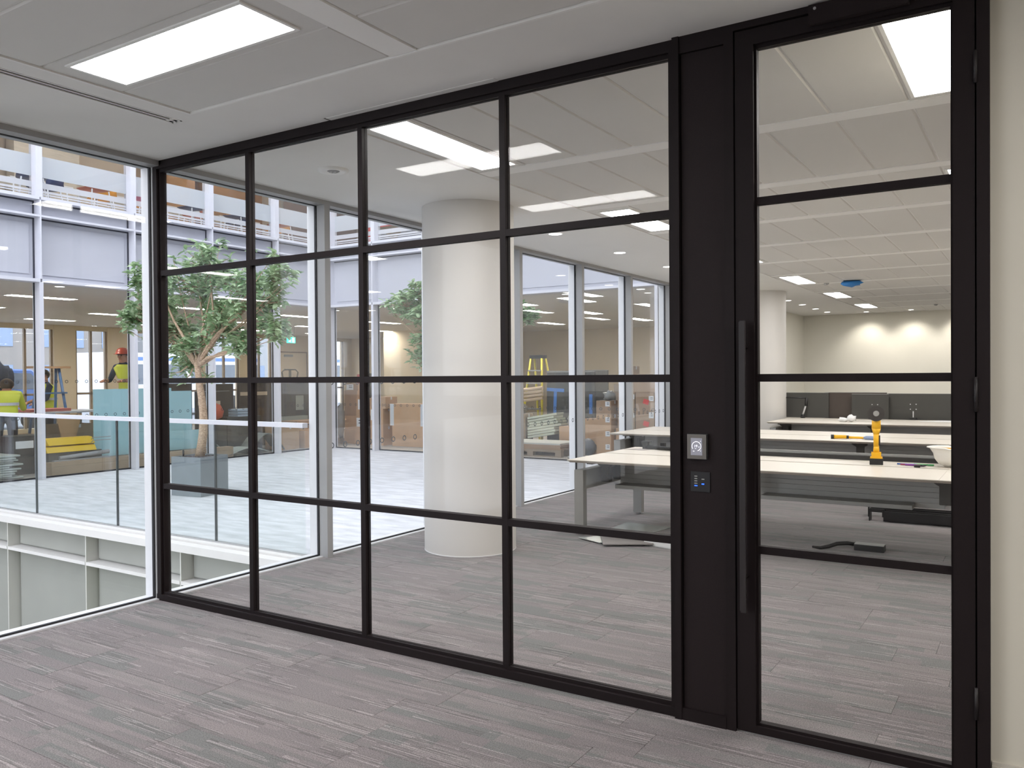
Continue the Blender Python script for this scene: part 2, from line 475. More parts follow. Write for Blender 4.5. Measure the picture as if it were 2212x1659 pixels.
# far field: bands run along x, tile joints away from the viewer
ci = 0
for j in range(12):
    a = .095 + j * P - (0.0); b_ = a + P - .155
    for i in range(17):
        x0 = 1.71 + i * TW; x1 = x0 + TW
        if j % 2 == 0 and i in (0, 7, 14):
            c0 = (x0 + x1) / 2 + (.02 if i == 0 else -.03)
            l0 = a + .135; l1 = l0 + 1.2
            tile_around(x0, x1, a, b_, c0 - .143, c0 + .143, l0, l1)
            if i == 0: lab = ['long lit panel just behind the glass partition, above the round column', 'lit ceiling panel second behind the partition, along the plaster margin', 'lit ceiling panel third along the plaster margin', 'lit ceiling panel along the plaster margin, above the far round column', 'lit ceiling panel beyond the blue tape, second from the back wall', 'small lit ceiling panel closest to the pale back wall'][j // 2]
            elif i == 7: lab = 'large bright ceiling panel seen through the top pane of the black door' if j == 0 else '%s ceiling panel in the row over the desk ends, beyond the door frame' % ORD[j // 2]
            else: lab = '%s ceiling panel in the outermost row, hidden past the cream wall' % ORD[j // 2]
            ceiling_light(c0, (l0 + l1) / 2, .286, 1.2, lab, 'ceiling lights of the open office')
        else: tile(x0, x1, a, b_)
    bm = NB(); bx(bm, 1.712, 8.765, b_ + .002, b_ + .153, H + .0, H + .03); obj('ceiling_band', bm, M_BAND, ceiling)
bm = NB(); bx(bm, 8.765, 9, .08, 19.2, H, H + .04); bx(bm, 1.70, 8.765, .095 + 12 * P, 19.2, H, H + .04); obj('plaster_margin', bm, M_CEIL, ceiling)
# slot diffuser
t = root('slot_diffuser', 'long narrow slot air diffuser in the ceiling margin by the windows', 'air vent', (.957, -.5, H))
bm = NB()
for x0 in (.916, .952, .988):
    bx(bm, x0, x0 + .010, -9, -.5, H - .004, H + .002)
bx(bm, .916, .998, -.512, -.5, H - .004, H + .03)
obj('frame', bm, M_BAND, t)
bm = NB(); bx(bm, .918, .996, -9, -.512, H + .0022, H + .008); obj('dark_slot', bm, M_GASKET, t)
# access hatch beside the partition
t = root('access_hatch', 'flush access hatch in the plaster ceiling by the partition head', 'hatch', (2.2, -.04, H))
bm = NB(); bx(bm, 1.73, 2.9, -.075, -.002, H - .004, H + .001); obj('cover', bm, M_CEIL, t, .001)
bm = NB(); bx(bm, 1.715, 1.728, -.078, -.0, H - .003, H + .001); obj('shadow_gap', bm, mat('hatch_gap', '#5d5b57', .8), t)

# downlights on the margin
def downlight(x, y, label, m=M_SPOT, r=.07, z=H, group='round downlights on the plaster margin', lit=True):
    t = root('downlight', label, 'downlight', (x, y, z), 0, group)
    bm = NB(); lathe(bm, [(r - .004, .0), (r + .012, -.007), (r + .02, -.001), (r + .02, .004)], (0, 0, 0), 24); obj('rim', bm, M_BAND, t, local=True)
    bm = NB(); bm.faces.new([bm.verts.new((r * math.cos(2 * PI * k / 24), r * math.sin(2 * PI * k / 24), -.0035)) for k in range(24)]); obj('lamp', bm, m, t, local=True)
    return t
spots = [(.88, 4.14), (.86, 5.79), (.85, 7.4), (.85, 9.05), (.85, 10.7), (.85, 12.4), (.84, 13.98), (.84, 15.24), (.81, 16.66), (.81, 17.93)]
words_ = ['above the round column', 'third from the partition', 'in front of the last window', 'at the end of the window wall', 'before the far column', 'beside the far column', 'first past the far column', 'second past the far column', 'third past the far column', 'by the back corner']
for (x, y), wd in zip(spots, words_):
    downlight(x, y, 'round downlight on the ceiling margin, ' + wd)
for x, y, wd in ((1.63, 18.42, 'under the last ceiling panel'), (2.63, 18.42, 'right of the last ceiling panel'), (3.7, 18.5, 'hidden beside the door frame')):
    t = downlight(x, y, 'round wall washing spot against the pale back wall, ' + wd, M_WASH, .06, group='wall washers at the back wall')
    ld = bpy.data.lights.new('wash_beam', 'SPOT'); ld.energy = 26; ld.spot_size = R(105); ld.spot_blend = .8; ld.color = (1, .93, .84); ld.shadow_soft_size = .05
    lo = bpy.data.objects.new('wash_beam', ld); COL.objects.link(lo); lo.parent = t; lo.location = (0, 0, -.03); lo.rotation_euler = (R(22), 0, 0)
# round ceiling speaker
t = root('ceiling_speaker', 'round white ceiling fitting with a dark rim beyond the top left panes', 'ceiling speaker', (.9, .83, H))
bm = NB(); lathe(bm, [(.045, -.012), (.075, -.02), (.105, -.016), (.112, 0)], (0, 0, 0), 28); obj('rim', bm, M_BAND, t, local=True)
bm = NB(); lathe(bm, [(.0005, -.016), (.03, -.02), (.047, -.011)], (0, 0, 0), 24); obj('grille', bm, mat('grille_grey', '#9a9896', .6), t, local=True)
for k in range(3):
    bm = NB(); lathe(bm, [(.0005, -.024), (.007, -.022), (.008, -.016)], (.018 * math.cos(k * 2.1), .018 * math.sin(k * 2.1), 0), 8); obj('driver', bm, M_WHITE, t, local=True)
# smoke heads and the blue tape
def lump(bm, c, r, seed, sx=1, sy=1, sz=1, amp=.25, sub=2):
    rnd = random.Random(seed)
    v = bmesh.ops.create_icosphere(bm, subdivisions=sub, radius=1)['verts']
    ph = [rnd.uniform(0, 6) for _ in range(6)]
    for q in v:
        d = q.co.normalized()
        k = 1 + amp * (math.sin(4 * d.x + ph[0]) * math.sin(5 * d.y + ph[1]) + .5 * math.sin(9 * d.z + ph[2]) * math.sin(8 * d.x + ph[3]) + .4 * math.sin(13 * d.y + ph[4]))
        q.co = Vector((c[0] + d.x * r * sx * k, c[1] + d.y * r * sy * k, c[2] + d.z * r * sz * k))
    for f in bm.faces: f.smooth = True
bm = NB(); lump(bm, (2.64, 10.9, H - .045), .15, 4, 1, 1, .35, .3)
tag(obj('masking_tape_wrap', bm, mat('bright_blue_tape', '#2f83cf', .5)), 'crumpled bright blue tape wrapped over a ceiling detector', 'tape')
for x, y, s in ((2.22, 11.0, 'left of the blue tape'), (3.3, 17.0, 'above the dark screens, small and pale')):
    bm = NB(); lathe(bm, [(.0005, -.03), (.025, -.03), (.04, -.01), (.045, 0)], (x, y, H), 16)
    tag(obj('smoke_detector', bm, M_ALUG), 'small round smoke detector on the ceiling ' + s, 'smoke detector')

# walls
bm = NB(); bx(bm, 5.066, 9, .0, .11, 0, H + .03); wr = struct('wall_right', bm, M_WALL); tag(wr, 'cream wall right of the black glazed door')
bm = NB(); bx(bm, 5.07, 9, -.012, 0, 0, .075); bx(bm, 5.07, 9, -.009, 0, .075, .09); struct('baseboard_right', bm, mat('skirting_paint', '#c8c2b6', .6), .002)
bm = NB(); bx(bm, 0, 9, 19.0, 19.2, 0, H + .03); tag(struct('wall_back', bm, M_WARM), 'pale warm back wall of the open office')
bm = NB(); bx(bm, -.12, .0, 9.5, 19.2, -.3, H + .2); tag(struct('wall_left', bm, M_WARM), 'pale wall beyond the last atrium window')
bm = NB(); bx(bm, 9, 9.2, -9, 19.2, 0, H + .2); struct('wall_far_right', bm, M_WALL)
bm = NB(); bx(bm, 0, 9.2, -9.2, -9, 0, H + .2); struct('wall_behind', bm, M_WALL)
bm = NB(); bx(bm, 5.067, 5.17, .11, 1.2, 0, H); struct('wall_return', bm, M_WALL)
# storeys above our side of the atrium, seen only as what shades the courtyard
bm = NB(); bx(bm, -.12, 9.2, -12, 19.2, H + .26, 8.4); struct('wall_upper_storeys', bm, M_SPAN)
bm = NB(); bx(bm, -.10, -.0, -9, 9.5, -3.2, -.30); bx(bm, -.1, 9, -9.2, -9, -3.2, -.3); struct('wall_below_windows', bm, M_SPANW)

# columns
def column(x, y, label):
    bm = NB(); lathe(bm, [(.411, 0), (.411, H)], (0, 0, 0), 64)
    t = root('column', label, 'column', (x, y, 0))
    obj('shaft', bm, M_COLUMN, t, local=True)
    bm = NB(); lathe(bm, [(.413, 0), (.4125, .004), (.411, .006)], (0, 0, 0), 64); obj('base_seal', bm, M_WHITE, t, local=True)
column(.895, 2.516, 'thick white round column right behind the glass partition')
column(.895, 11.94, 'far white round column at the left of the open office')

# ================================================================== ATRIUM WINDOWS
def rings_mesh(pts, axis, r=.026, w_=.008, th=.0015):
    """pts: list of (u,z) centres; axis 0 -> pane in plane x, 1 -> pane in plane y"""
    bm = NB()
    for u, z in pts:
        n = 16; A = []; B = []
        for k in range(n):
            a = 2 * PI * k / n
            for lst, rr in ((A, r), (B, r - w_)):
                c = (0, u + rr * math.cos(a), z + rr * math.sin(a)) if axis == 0 else (u + rr * math.cos(a), 0, z + rr * math.sin(a))
                lst.append(bm.verts.new(c))
        for k in range(n): bm.faces.new((A[k], A[(k + 1) % n], B[(k + 1) % n], B[k]))
    g = bmesh.ops.extrude_face_region(bm, geom=bm.faces[:])
    dv = Vector((th, 0, 0)) if axis == 0 else Vector((0, th, 0))
    bmesh.ops.translate(bm, verts=[v for v in g['geom'] if isinstance(v, bmesh.types.BMVert)], vec=dv)
    return bm
wl = {-1: 'in front of the glass partition, over the sunken light well', 0: 'first behind the partition, beside the tree in its planter', 1: 'second behind the partition, left of the round column', 2: 'behind the round column', 3: 'just right of the round column', 4: 'second right of the round column', 5: 'last before the pale wall'}
for k in range(-5, 6):
    y0, y1 = k * P, (k + 1) * P
    t = root('window_%d' % (k + 6), 'tall white framed atrium window ' + wl.get(k, 'out of view beside the viewer'), None, (0, (y0 + y1) / 2, 0), kind='structure')
    if 'category' in t: del t['category']
    z0, z1 = .03, H - .03
    ym = .032
    # outside cap, left and right halves of the posts belong to each bay's far post
    bm = NB(); bx(bm, -.115, -.02, y1 - .03, y1 + .03, 0, H); obj('outer_post', bm, M_ALU, t, .003)
    bm = NB(); bx(bm, .0, .095 if k != -1 else .020, y1 - ym, y1 + ym, .0, H - .0); obj('inner_post', bm, M_ALUG, t, .003)
    if k == -5:
        bm = NB(); bx(bm, .0, .095, y0 - ym, y0 + ym, .0, H); obj('inner_post', bm, M_ALUG, t, .003)
    bm = NB()
    for s in (y0 + .028, y1 - .040): bx(bm, -.021, .001, s, s + .012, .015, z1)
    bx(bm, -.021, .001, y0 + .028, y1 - .028, z1 - .012, z1)
    bx(bm, -.021, .001, y0 + .028, y1 - .028, .010, .020)
    obj('gasket', bm, M_GASKET, t)
    bm = NB(); bx(bm, -.012, -.004, y0 + .03, y1 - .03, .016, z1 - .005); obj('pane', bm, M_WGLASS, t)
    bm = NB(); bx(bm, -.115, -.02, y0 + .03, y1 - .03, -.015, .012); obj('outer_sill', bm, M_ALU, t, .003)
    bm = NB(); bx(bm, .0, .045, y0 + .032, y1 - .032, .0, .010); obj('inner_sill', bm, M_ALU, t, .003)
    bm = NB(); bx(bm, -.0, .095, y0 + .032, y1 - .032, z1 - .008, H); bx(bm, -.115, -.02, y0 + .03, y1 - .03, z1, H); obj('head_rail', bm, M_ALUG, t, .002)
    if k >= 1:
        pts = [(y0 + .13 + i * .1635, z) for z in (.945, 1.5) for i in range(9)]
        bm = rings_mesh(pts, 0); bmesh.ops.translate(bm, verts=bm.verts[:], vec=Vector((-.0035, 0, 0)))
        obj('ring_decals', bm, M_RING, t, kind='stuff')

# ================================================================== BLACK GLASS PARTITION
XS = [.02, .976, 1.935, 2.907, 3.835]
ZT = [.795, 1.53, 2.275]
gp = root('glass_partition', 'black framed glass partition of four bays between corner and dark service panel', 'partition', (1.93, 0, 0))
obj_f = lambda n, a, m=M_BLACK, bv=.002: box(n, *a, m, gp, bv)
obj_f('head_rail', (.02, 3.835, -.03, .05, H - .055, H - .002))
obj_f('head_rail_lip', (.02, 3.835, -.012, .03, H - .075, H - .055))
obj_f('sill_rail', (.02, 3.835, -.035, .055, .0, .042))
obj_f('sill_rail_lip', (.02, 3.835, -.012, .03, .042, .058))
obj_f('stile', (.022, .062, -.03, .05, .042, H - .055))
obj_f('stile', (.062, .076, -.012, .03, .058, H - .075))
obj_f('stile', (3.812, 3.835, -.03, .05, .042, H - .055))
for x in XS[1:4]: obj_f('mullion', (x - .0175, x + .0175, -.014, .032, .058, H - .075))
lim = [.076, XS[1], XS[2], XS[3], 3.812]
zl = [.058] + ZT + [H - .075]
for i in range(4):
    a = lim[i] + (.0175 if i else 0); b_ = lim[i + 1] - (.0175 if i < 3 else 0)
    for z in ZT: obj_f('transom', (a, b_, -.0135, .0315, z - .0175, z + .0175))
    for j in range(4):
        z0 = zl[j] + (.0175 if j else 0); z1 = zl[j + 1] - (.0175 if j < 3 else 0)
        box('glass_pane', a, b_, .003, .013, z0, z1, M_GLASS, gp)
# service panel
sp = root('service_panel', 'tall matt black steel panel between glass partition and door, holding the controls', 'panel', (3.97, 0, 0))
box('flange', 3.837, 3.868, -.052, .06, 0, H - .0, M_BLACK, sp, .002)
box('face_plate', 3.874, 4.068, -.034, .05, .055, H - .08, M_BLACKP, sp, .002)
box('side_strip', 4.070, 4.112, -.045, .06, 0, H - .0, M_BLACK, sp, .002)
box('plinth', 3.868, 4.070, -.048, .05, 0, .055, M_BLACK, sp, .002)
box('cap', 3.868, 4.070, -.045, .05, H - .078, H - .0, M_BLACK, sp, .002)
box('shadow_gap', 3.866, 3.8745, -.02, .04, .055, H - .08, M_GASKET, sp)
# thermostat
th = root('thermostat', 'grey framed thermostat with a lit screen on the black service panel', 'thermostat', (3.946, -.034, 1.225))
box('housing', 3.899, 3.992, -.048, -.0345, 1.172, 1.284, M_BPL, th, .002)
box('frame', 3.901, 3.988, -.053, -.048, 1.174, 1.282, mat('bronze_frame', '#6f6b66', .4, metal=.5), th, .002)
box('screen', 3.918, 3.970, -.0545, -.053, 1.190, 1.266, mat('thermostat_screen', '#7b7b84', .3, emit=.35), th)
bm = NB(); n_ = 40; A = []; B = []
for k in range(35):
    a = R(-60) + R(300) * k / 34 - R(0)
    a = R(215) - R(290) * k / 34 + R(-0)
    A.append(bm.verts.new((3.944 + .0215 * math.cos(a), -.0548, 1.230 + .0215 * math.sin(a)))); B.append(bm.verts.new((3.944 + .0190 * math.cos(a), -.0548, 1.230 + .0190 * math.sin(a))))
for k in range(34): bm.faces.new((A[k], A[k + 1], B[k + 1], B[k]))
M_GLOW = emitter('screen_white', (.9, .9, 1, 1), .9)
obj('dial_ring', bm, M_GLOW, th)
rotf = RX(PI / 2)
textmesh('19', .016, 'display_digits', M_GLOW, th, Vector((3.941, -.0549, 1.230)), rotf)
textmesh('.5', .009, 'display_digits', M_GLOW, th, Vector((3.955, -.0549, 1.227)), rotf)
bm = NB(); bx(bm, 3.928, 3.935, -.0549, -.0546, 1.2065, 1.209); bx(bm, 3.936, 3.944, -.0549, -.0546, 1.219, 1.2203)
for z in (1.251, 1.208): bx(bm, 3.961, 3.9635, -.0549, -.0546, z, z + .003)
obj('screen_icons', bm, M_GLOW, th, kind='stuff')
# switch plate
sw = root('switch_plate', 'square black control plate with small buttons and two blue lights', 'switch', (3.955, -.034, 1.07))
box('plate', 3.911, 3.999, -.038, -.0345, 1.028, 1.116, mat('switch_black', '#141214', .35), sw, .001)
for i in range(5):
    box('button', 3.929, 3.942, -.041, -.038, 1.094 - i * .0105, 1.098 - i * .0105, M_GREYM if i < 4 else emitter('blue_led', (.03, .12, 1, 1), 1.6), sw, .0005)
box('button', 3.962, 3.974, -.041, -.038, 1.082, 1.086, M_GREYM, sw, .0005)
box('button', 3.962, 3.973, -.041, -.038, 1.060, 1.065, MATS['blue_led'], sw, .0005)
for x, z in ((3.918, 1.073), (3.989, 1.071)):
    bm = NB(); cyl(bm, (x, -.0382, z), (x, -.039, z), .0022, n=10); obj('screw', bm, M_GASKET, sw)

# ================================================================== BLACK GLAZED DOOR
d = root('door_1', 'black framed glazed door with a long vertical pull bar, four panes', None, (4.57, 0, 0), kind='structure')
dbox = lambda n, a, m=M_BLACK, bv=.002: box(n, *a, m, d, bv)
dbox('door_frame', (5.024, 5.066, -.045, .07, 0, H))
dbox('door_frame', (4.112, 5.024, -.045, .07, 3.018, H))
dbox('door_stop', (5.0, 5.03, .022, .06, 0, H)); dbox('door_stop', (4.112, 5.024, .022, .06, 2.985, 3.02)); dbox('door_stop', (4.105, 4.135, .022, .06, 0, 3.0))
dbox('stile', (4.117, 4.196, -.038, .02, .008, 3.012)); dbox('stile', (4.945, 5.018, -.038, .02, .008, 3.012))
dbox('bottom_rail', (4.196, 4.945, -.038, .02, .008, .040)); dbox('top_rail', (4.196, 4.945, -.038, .02, 2.945, 3.012))
dbox('glazing_bead', (4.196, 4.206, -.022, .012, .040, 2.945)); dbox('glazing_bead', (4.937, 4.945, -.022, .012, .040, 2.945))
dbox('glazing_bead', (4.206, 4.937, -.022, .012, .040, .050)); dbox('glazing_bead', (4.206, 4.937, -.022, .012, 2.93, 2.945))
zd = [.050, .793, 1.53, 2.283, 2.93]
for z in zd[1:4]: dbox('transom', (4.206, 4.937, -.020, .010, z - .0165, z + .0165))
for j in range(4):
    box('glass_pane', 4.206, 4.937, -.012, -.002, zd[j] + (.0165 if j else 0), zd[j + 1] - (.0165 if j < 3 else 0), M_GLASS, d)
bm = NB(); bx(bm, 4.112, 5.024, -.03, .05, -.0, .006); obj('threshold_strip', bm, M_ALUG, d, .001)
hd = NB(); bx(hd, 4.150, 4.172, -.095, -.080, .535, 1.772); hb = obj('pull_handle', hd, mat('black_handle', '#252021', .28, spec=.7), d, .004)
hd = NB(); bx(hd, 4.145, 4.150, -.09, -.06, .54, 1.768); obj('handle_grip_edge', hd, M_GREYM if False else mat('black_handle', '', .3), hb, .001)
for z in (.68, 1.66):
    hd = NB(); cyl(hd, (4.161, -.081, z), (4.161, -.037, z), .008, n=12); obj('standoff', hd, M_BLACK, hb)
for z0, z1 in ((1.40, 1.53), (.25, .37), (2.62, 2.74)):
    bm = NB(); cyl(bm, (5.021, -.046, z0), (5.021, -.046, z1), .007, n=12); obj('hinge', bm, mat('hinge_grey', '#211c1d', .5), d)
dbox('door_closer', (4.43, 4.80, -.07, -.045, 2.962, 3.04), M_BLACKP)
bm = NB(); cyl(bm, (4.455, -.07, 3.022), (4.455, -.073, 3.022), .006, n=14); cyl(bm, (4.455, -.073, 3.022), (4.455, -.0732, 3.022), .003, n=10); obj('closer_screw', bm, M_ALUG, d)
# scratch-like cleaning smear left out; end of door

# ================================================================== COURTYARD
FX, FY = -7.85, 9.55          # planes of the two courtyard facades
bm = NB()
bx(bm, FX - .02, -.10, 1.545, FY + .02, -.6, -.003)
tag(struct('courtyard_deck', bm, M_DECK), 'pale concrete courtyard deck beyond the glass balustrade')
bm = NB(); bx(bm, FX - .02, -.10, 1.41, 1.544, -.06, 0.0); bx(bm, FX - .02, -.10, 1.375, 1.4099, -.07, -.035); bx(bm, FX - .02, -.10, 1.27, 1.3749, -.08, -.008)
struct('trim_1', bm, M_KERB, .003)
# wall of the light well under the kerb
lw = root('light_well_wall', 'grey panelled wall of the sunken light well under the white kerb', 'wall', (-4, 1.45, -3.2))
bm = NB(); bx(bm, FX, -.1, 1.46, 1.60, -3.2, -.06); obj('back_wall', bm, M_SPANW, lw)
fx = [-.02 - P * k for k in range(0, 6)]
for k in range(5):
    x1 = fx[k] - .0; x0 = fx[k + 1]
    for z0, z1 in ((-.345, -.085), (-1.95, -.41), (-3.15, -2.02)):
        bm = NB(); bx(bm, x0 + .03, x1 - .03, 1.435, 1.462, z0, z1); obj('well_panel', bm, M_SPANW, lw, .004)
    for z in (-.385, -2.01):
        bm = NB(); bx(bm, x0 + .01, x1 - .01, 1.315, 1.459, z, z + .022); bx(bm, x0 + .01, x1 - .01, 1.305, 1.3149, z - .012, z + .022); obj('ledge', bm, M_KERB, lw, .002)
    bm = NB(); bx(bm, x0 - .008, x0 + .008, 1.31, 1.462, -3.15, -.07); obj('fin', bm, mat('well_fin', '#d0cfc8', .5), lw, .001)
bm = NB(); bx(bm, FX, -.1, -9, 1.46, -3.3, -3.2); struct('light_well_floor', bm, mat('well_floor', '#77776f', .8, noise=.1, scale=3))
bm = NB(); bx(bm, FX - .15, FX, -9, 1.46, -3.3, -.05); struct('light_well_side', bm, M_SPANW)
# ferns down in the well
def fern(x, y, z, n, L, label, seed):
    rnd = random.Random(seed); t = root('fern', label, 'plant', (x, y, z))
    bm = NB()
    for i in range(n):
        a = rnd.uniform(0, 2 * PI); l = L * rnd.uniform(.7, 1.1); up = rnd.uniform(.5, 1.3)
        pts = []
        for s in range(9):
            q = s / 8; pts.append(Vector((math.cos(a) * l * q * .8, math.sin(a) * l * q * .8, l * (up * q - .8 * up * q * q * q))))
        for s in range(8):
            p0, p1 = pts[s], pts[s + 1]; dd = (p1 - p0).normalized(); sd = dd.cross(Vector((0, 0, 1))).normalized()
            wd = l * .13 * (1 - s / 9)
            for sg in (-1, 1):
                for q in (0, .5):
                    b0 = p0.lerp(p1, q); b1 = p0.lerp(p1, q + .3)
                    v = [bm.verts.new(c) for c in (b0, b1, b1 + sd * sg * wd + dd * wd * .5 - Vector((0, 0, wd * .2)), b0 + sd * sg * wd + dd * wd * .3 - Vector((0, 0, wd * .25)))]
                    bm.faces.new(v)
    obj('fronds', bm, mat('fern_green', '#7d9a55', .5), t, local=True, kind='stuff')
    bm = NB(); cyl(bm, (0, 0, -.0), (0, 0, .12), .05, .03); obj('stem', bm, M_BARK, t, local=True)
wb = root('well_planter', 'low planter on the floor of the light well, full of green plants', 'planter', (-1.9, .6, -3.2))
bm = NB(); bx(bm, -3.2, -.5, .1, 1.1, -3.2, -2.0); obj('trough', bm, M_SPANW, wb, .01)
ORD = ('first', 'second', 'third', 'fourth', 'fifth', 'sixth', 'seventh', 'eighth', 'ninth', 'tenth', 'eleventh')
fern(-1.9, .42, -1.99, 70, 1.15, 'bushy green fern in the light well, seen low through the corner pane', 3)
fern(-.75, .60, -1.99, 40, .30, 'green fern in the light well close under the windows', 5)

# balustrade
ba = root('glass_balustrade', 'glass balustrade with a flat white handrail along the deck edge', 'balustrade', (-4, 1.5, 0))
bm = NB(); bx(bm, FX + .02, -.12, 1.468, 1.528, 1.108, 1.148); obj('handrail', bm, M_FAC, ba, .006)
bm = NB(); bx(bm, FX + .02, -.12, 1.482, 1.514, 0.0, .012); obj('channel', bm, M_ALUG, ba)
xj = [FX + .02, -6.02, -4.45, -2.88, -1.31, -.12]
for a, b_ in zip(xj, xj[1:]):
    bm = NB(); bx(bm, a + .012, b_ - .012, 1.490, 1.506, .012, 1.112); obj('glass_pane', bm, M_BGLASS, ba)
    if b_ < -.2:
        bm = NB(); bx(bm, b_ - .009, b_ + .009, 1.489, 1.507, .012, 1.108); obj('joint_strip', bm, mat('joint_grey', '#3f4446', .5), ba)

# ================================================================== COURTYARD FACADES
Z1, Z2, Z3 = 3.06, 4.04, 4.30
def facade(t, axis, plane, sgn, posts, z_top=8.3, rings=True, film=True):
    """axis 0: wall in plane x=plane looking to +x; axis 1: plane y=plane looking to -y. sgn = outward direction"""
    def bb(bm, u0, u1, d0, d1, z0, z1):
        if axis == 0: bx(bm, plane + sgn * d0, plane + sgn * d1, u0, u1, z0, z1)
        else: bx(bm, u0, u1, plane + sgn * d0, plane + sgn * d1, z0, z1)
    for u in posts:
        bm = NB(); bb(bm, u - .022, u + .022, -.06, .15, 0.0, Z1 - .03); bb(bm, u - .03, u + .03, .15, .158, 0.0, Z1 - .03); obj('post', bm, M_FAC, t, .002)
        bm = NB(); bb(bm, u - .012, u + .012, -.02, .16, Z1 + .02, Z3 - .01); obj('post', bm, M_FAC, t, .002)
        bm = NB(); bb(bm, u - .05, u + .05, -.06, .13, Z3 + .04, z_top - 1.0); obj('post', bm, M_FAC, t, .002)
    for a, b_ in zip(posts, posts[1:]):
        for z, th_ in ((Z1 - .03, .05), (Z2 - .01, .03), (Z3 - .005, .045)):
            bm = NB(); bb(bm, a + .013, b_ - .013, -.05, .16, z, z + th_); obj('rail', bm, M_FAC, t, .002)
        bm = NB(); bb(bm, a + .012, b_ - .012, -.06, -.015, Z1 + .02, Z2 - .01); obj('spandrel_panel', bm, M_SPAN, t)
        bm = NB(); bb(bm, a + .10, b_ - .10, -.016, .0, Z1 + .10, Z2 - .10); obj('raised_panel', bm, M_SPAN, t, .006)
        bm = NB(); bb(bm, a + .012, b_ - .012, -.06, -.015, Z2 + .02, Z3 - .005); obj('spandrel_panel', bm, M_SPAN, t)
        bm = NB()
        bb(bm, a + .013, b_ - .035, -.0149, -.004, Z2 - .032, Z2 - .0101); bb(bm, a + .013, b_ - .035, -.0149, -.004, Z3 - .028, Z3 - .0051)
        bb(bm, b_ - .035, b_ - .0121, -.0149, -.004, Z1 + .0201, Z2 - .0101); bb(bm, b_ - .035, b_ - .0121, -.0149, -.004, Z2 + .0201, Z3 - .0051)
        obj('shade_strip', bm, mat('shade_navy', '#33343f', .6), t)  # navy strips paint in the shadow line under rails and beside posts
        bm = NB(); bb(bm, a + .022, b_ - .022, -.012, -.002, .02, Z1 - .03); obj('pane', bm, M_FGLASS, t)
        bm = NB()
        for s0, s1 in ((a + .022, a + .034), (b_ - .034, b_ - .022)): bb(bm, s0, s1, -.02, .004, .01, Z1 - .03)
        bb(bm, a + .022, b_ - .022, -.02, .004, .0, .022)
        obj('gasket', bm, M_GASKET, t)
        up = root if False else None
        bm = NB(); bb(bm, a + .05, b_ - .05, -.012, -.002, Z3 + .04, z_top - 1.0); pn = obj('pane', bm, M_FGLASS, t)
        if film:
            bm = NB(); bb(bm, a + .052, b_ - .052, -.001, .0005, 4.67, 5.0); obj('frosted_band', bm, M_FROST, pn)
            for z0, z1 in ((4.50, 4.59), (4.435, 4.47), (4.40, 4.42), (4.365, 4.38)):
                bm = NB(); bb(bm, a + .052, b_ - .052, -.001, .0005, z0, z1); obj('film_stripe', bm, M_STRIPE, pn)
        if rings:
            pts = [(a + .13 + i * .1635, z) for z in (.945, 1.5) for i in range(9)]
            q = rings_mesh(pts, axis); bmesh.ops.translate(q, verts=q.verts[:], vec=Vector((plane + sgn * .0005, 0, 0)) if axis == 0 else Vector((0, plane + sgn * .0005 - .0015, 0)))
            obj('ring_decals', q, M_RING, t, kind='stuff')
        bm = NB(); bb(bm, a, b_, -.06, .02, z_top - 1.0, z_top); obj('parapet_panel', bm, M_SPAN, t, .004)
fa = root('opposite_facade', 'grey metal and glass facade across the courtyard, white posts and frosted upper windows', 'building', (FX, 3, 0))
posts_a = [.155 + P * k for k in range(-5, 6)]
posts_a = [3.31 + P * k for k in range(-7, 4)] + [FY - .17]
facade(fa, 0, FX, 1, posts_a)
fb = root('end_facade', 'grey metal and glass facade closing the far end of the courtyard', 'building', (-4, FY, 0))
posts_b = [FX + .17] + [-.16 - P * k for k in range(4, -1, -1)]
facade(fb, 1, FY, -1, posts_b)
bm = NB(); bx(bm, -.16, -.10, FY - .1, FY + .1, 0, 8.3); obj('corner_closer', bm, M_FAC, fb)

# ---- inside the two wings: one L-shaped floor
def slab(n, a, m, k=True):
    bm = NB(); bx(bm, *a); return struct(n, bm, m)
M_SCREED = mat('dark_wing_floor', '#a29a90', .8, noise=.08, scale=2)
M_TAUPE = mat('wing_ceiling', '#ded7cb', .8, noise=.02, scale=1)
M_BEIGE = mat('beige_wall', '#e2d2b6', .85, noise=.02, scale=1)
WX, WY = -18.0, 21.0
slab('wing_floor', (WX - .2, FX - .06, -8, WY, -.25, 0), M_SCREED)
slab('wing_floor_end', (FX - .06, -.13, FY + .06, WY, -.25, 0), M_SCREED)
slab('wing_ceiling', (WX - .2, FX - .07, -8, WY, 3.05, 4.28), M_TAUPE)
slab('wing_ceiling_end', (FX - .07, -.13, FY + .07, WY, 3.05, 4.28), M_TAUPE)
slab('wing_upper_ceiling', (WX - .2, FX - .07, -8, WY, 7.2, 8.3), M_TAUPE)
slab('wing_upper_ceiling_end', (FX - .07, -.13, FY + .07, WY, 7.2, 8.3), M_TAUPE)
slab('wing_wall_end', (WX - .2, -.1, WY, WY + .2, -.2, 8.3), M_BEIGE)
slab('wing_wall_near', (WX - .2, FX, -8.2, -8, -.2, 8.3), M_BEIGE)
slab('wing_wall_upper_rear', (-12.2, -12.0, -8, WY, 4.28, 7.2), mat('upper_wall', '#cbbba6', .85))
# rear wall with windows to the street
wy = [-8.0, -5.5, -4.0, -2.2, -.7, 1.0, 2.6, 4.2, 5.8, 6.9, 8.4, 9.15, 9.75, 11.1, 11.5, 12.4, 12.85, 14.2, 14.6, 15.6, 15.85, 16.6, 17.05, 23]
rear = root('rear_window_wall', 'beige rear wall of the opposite wing with tall windows to the street', 'building', (WX, 8, 0))
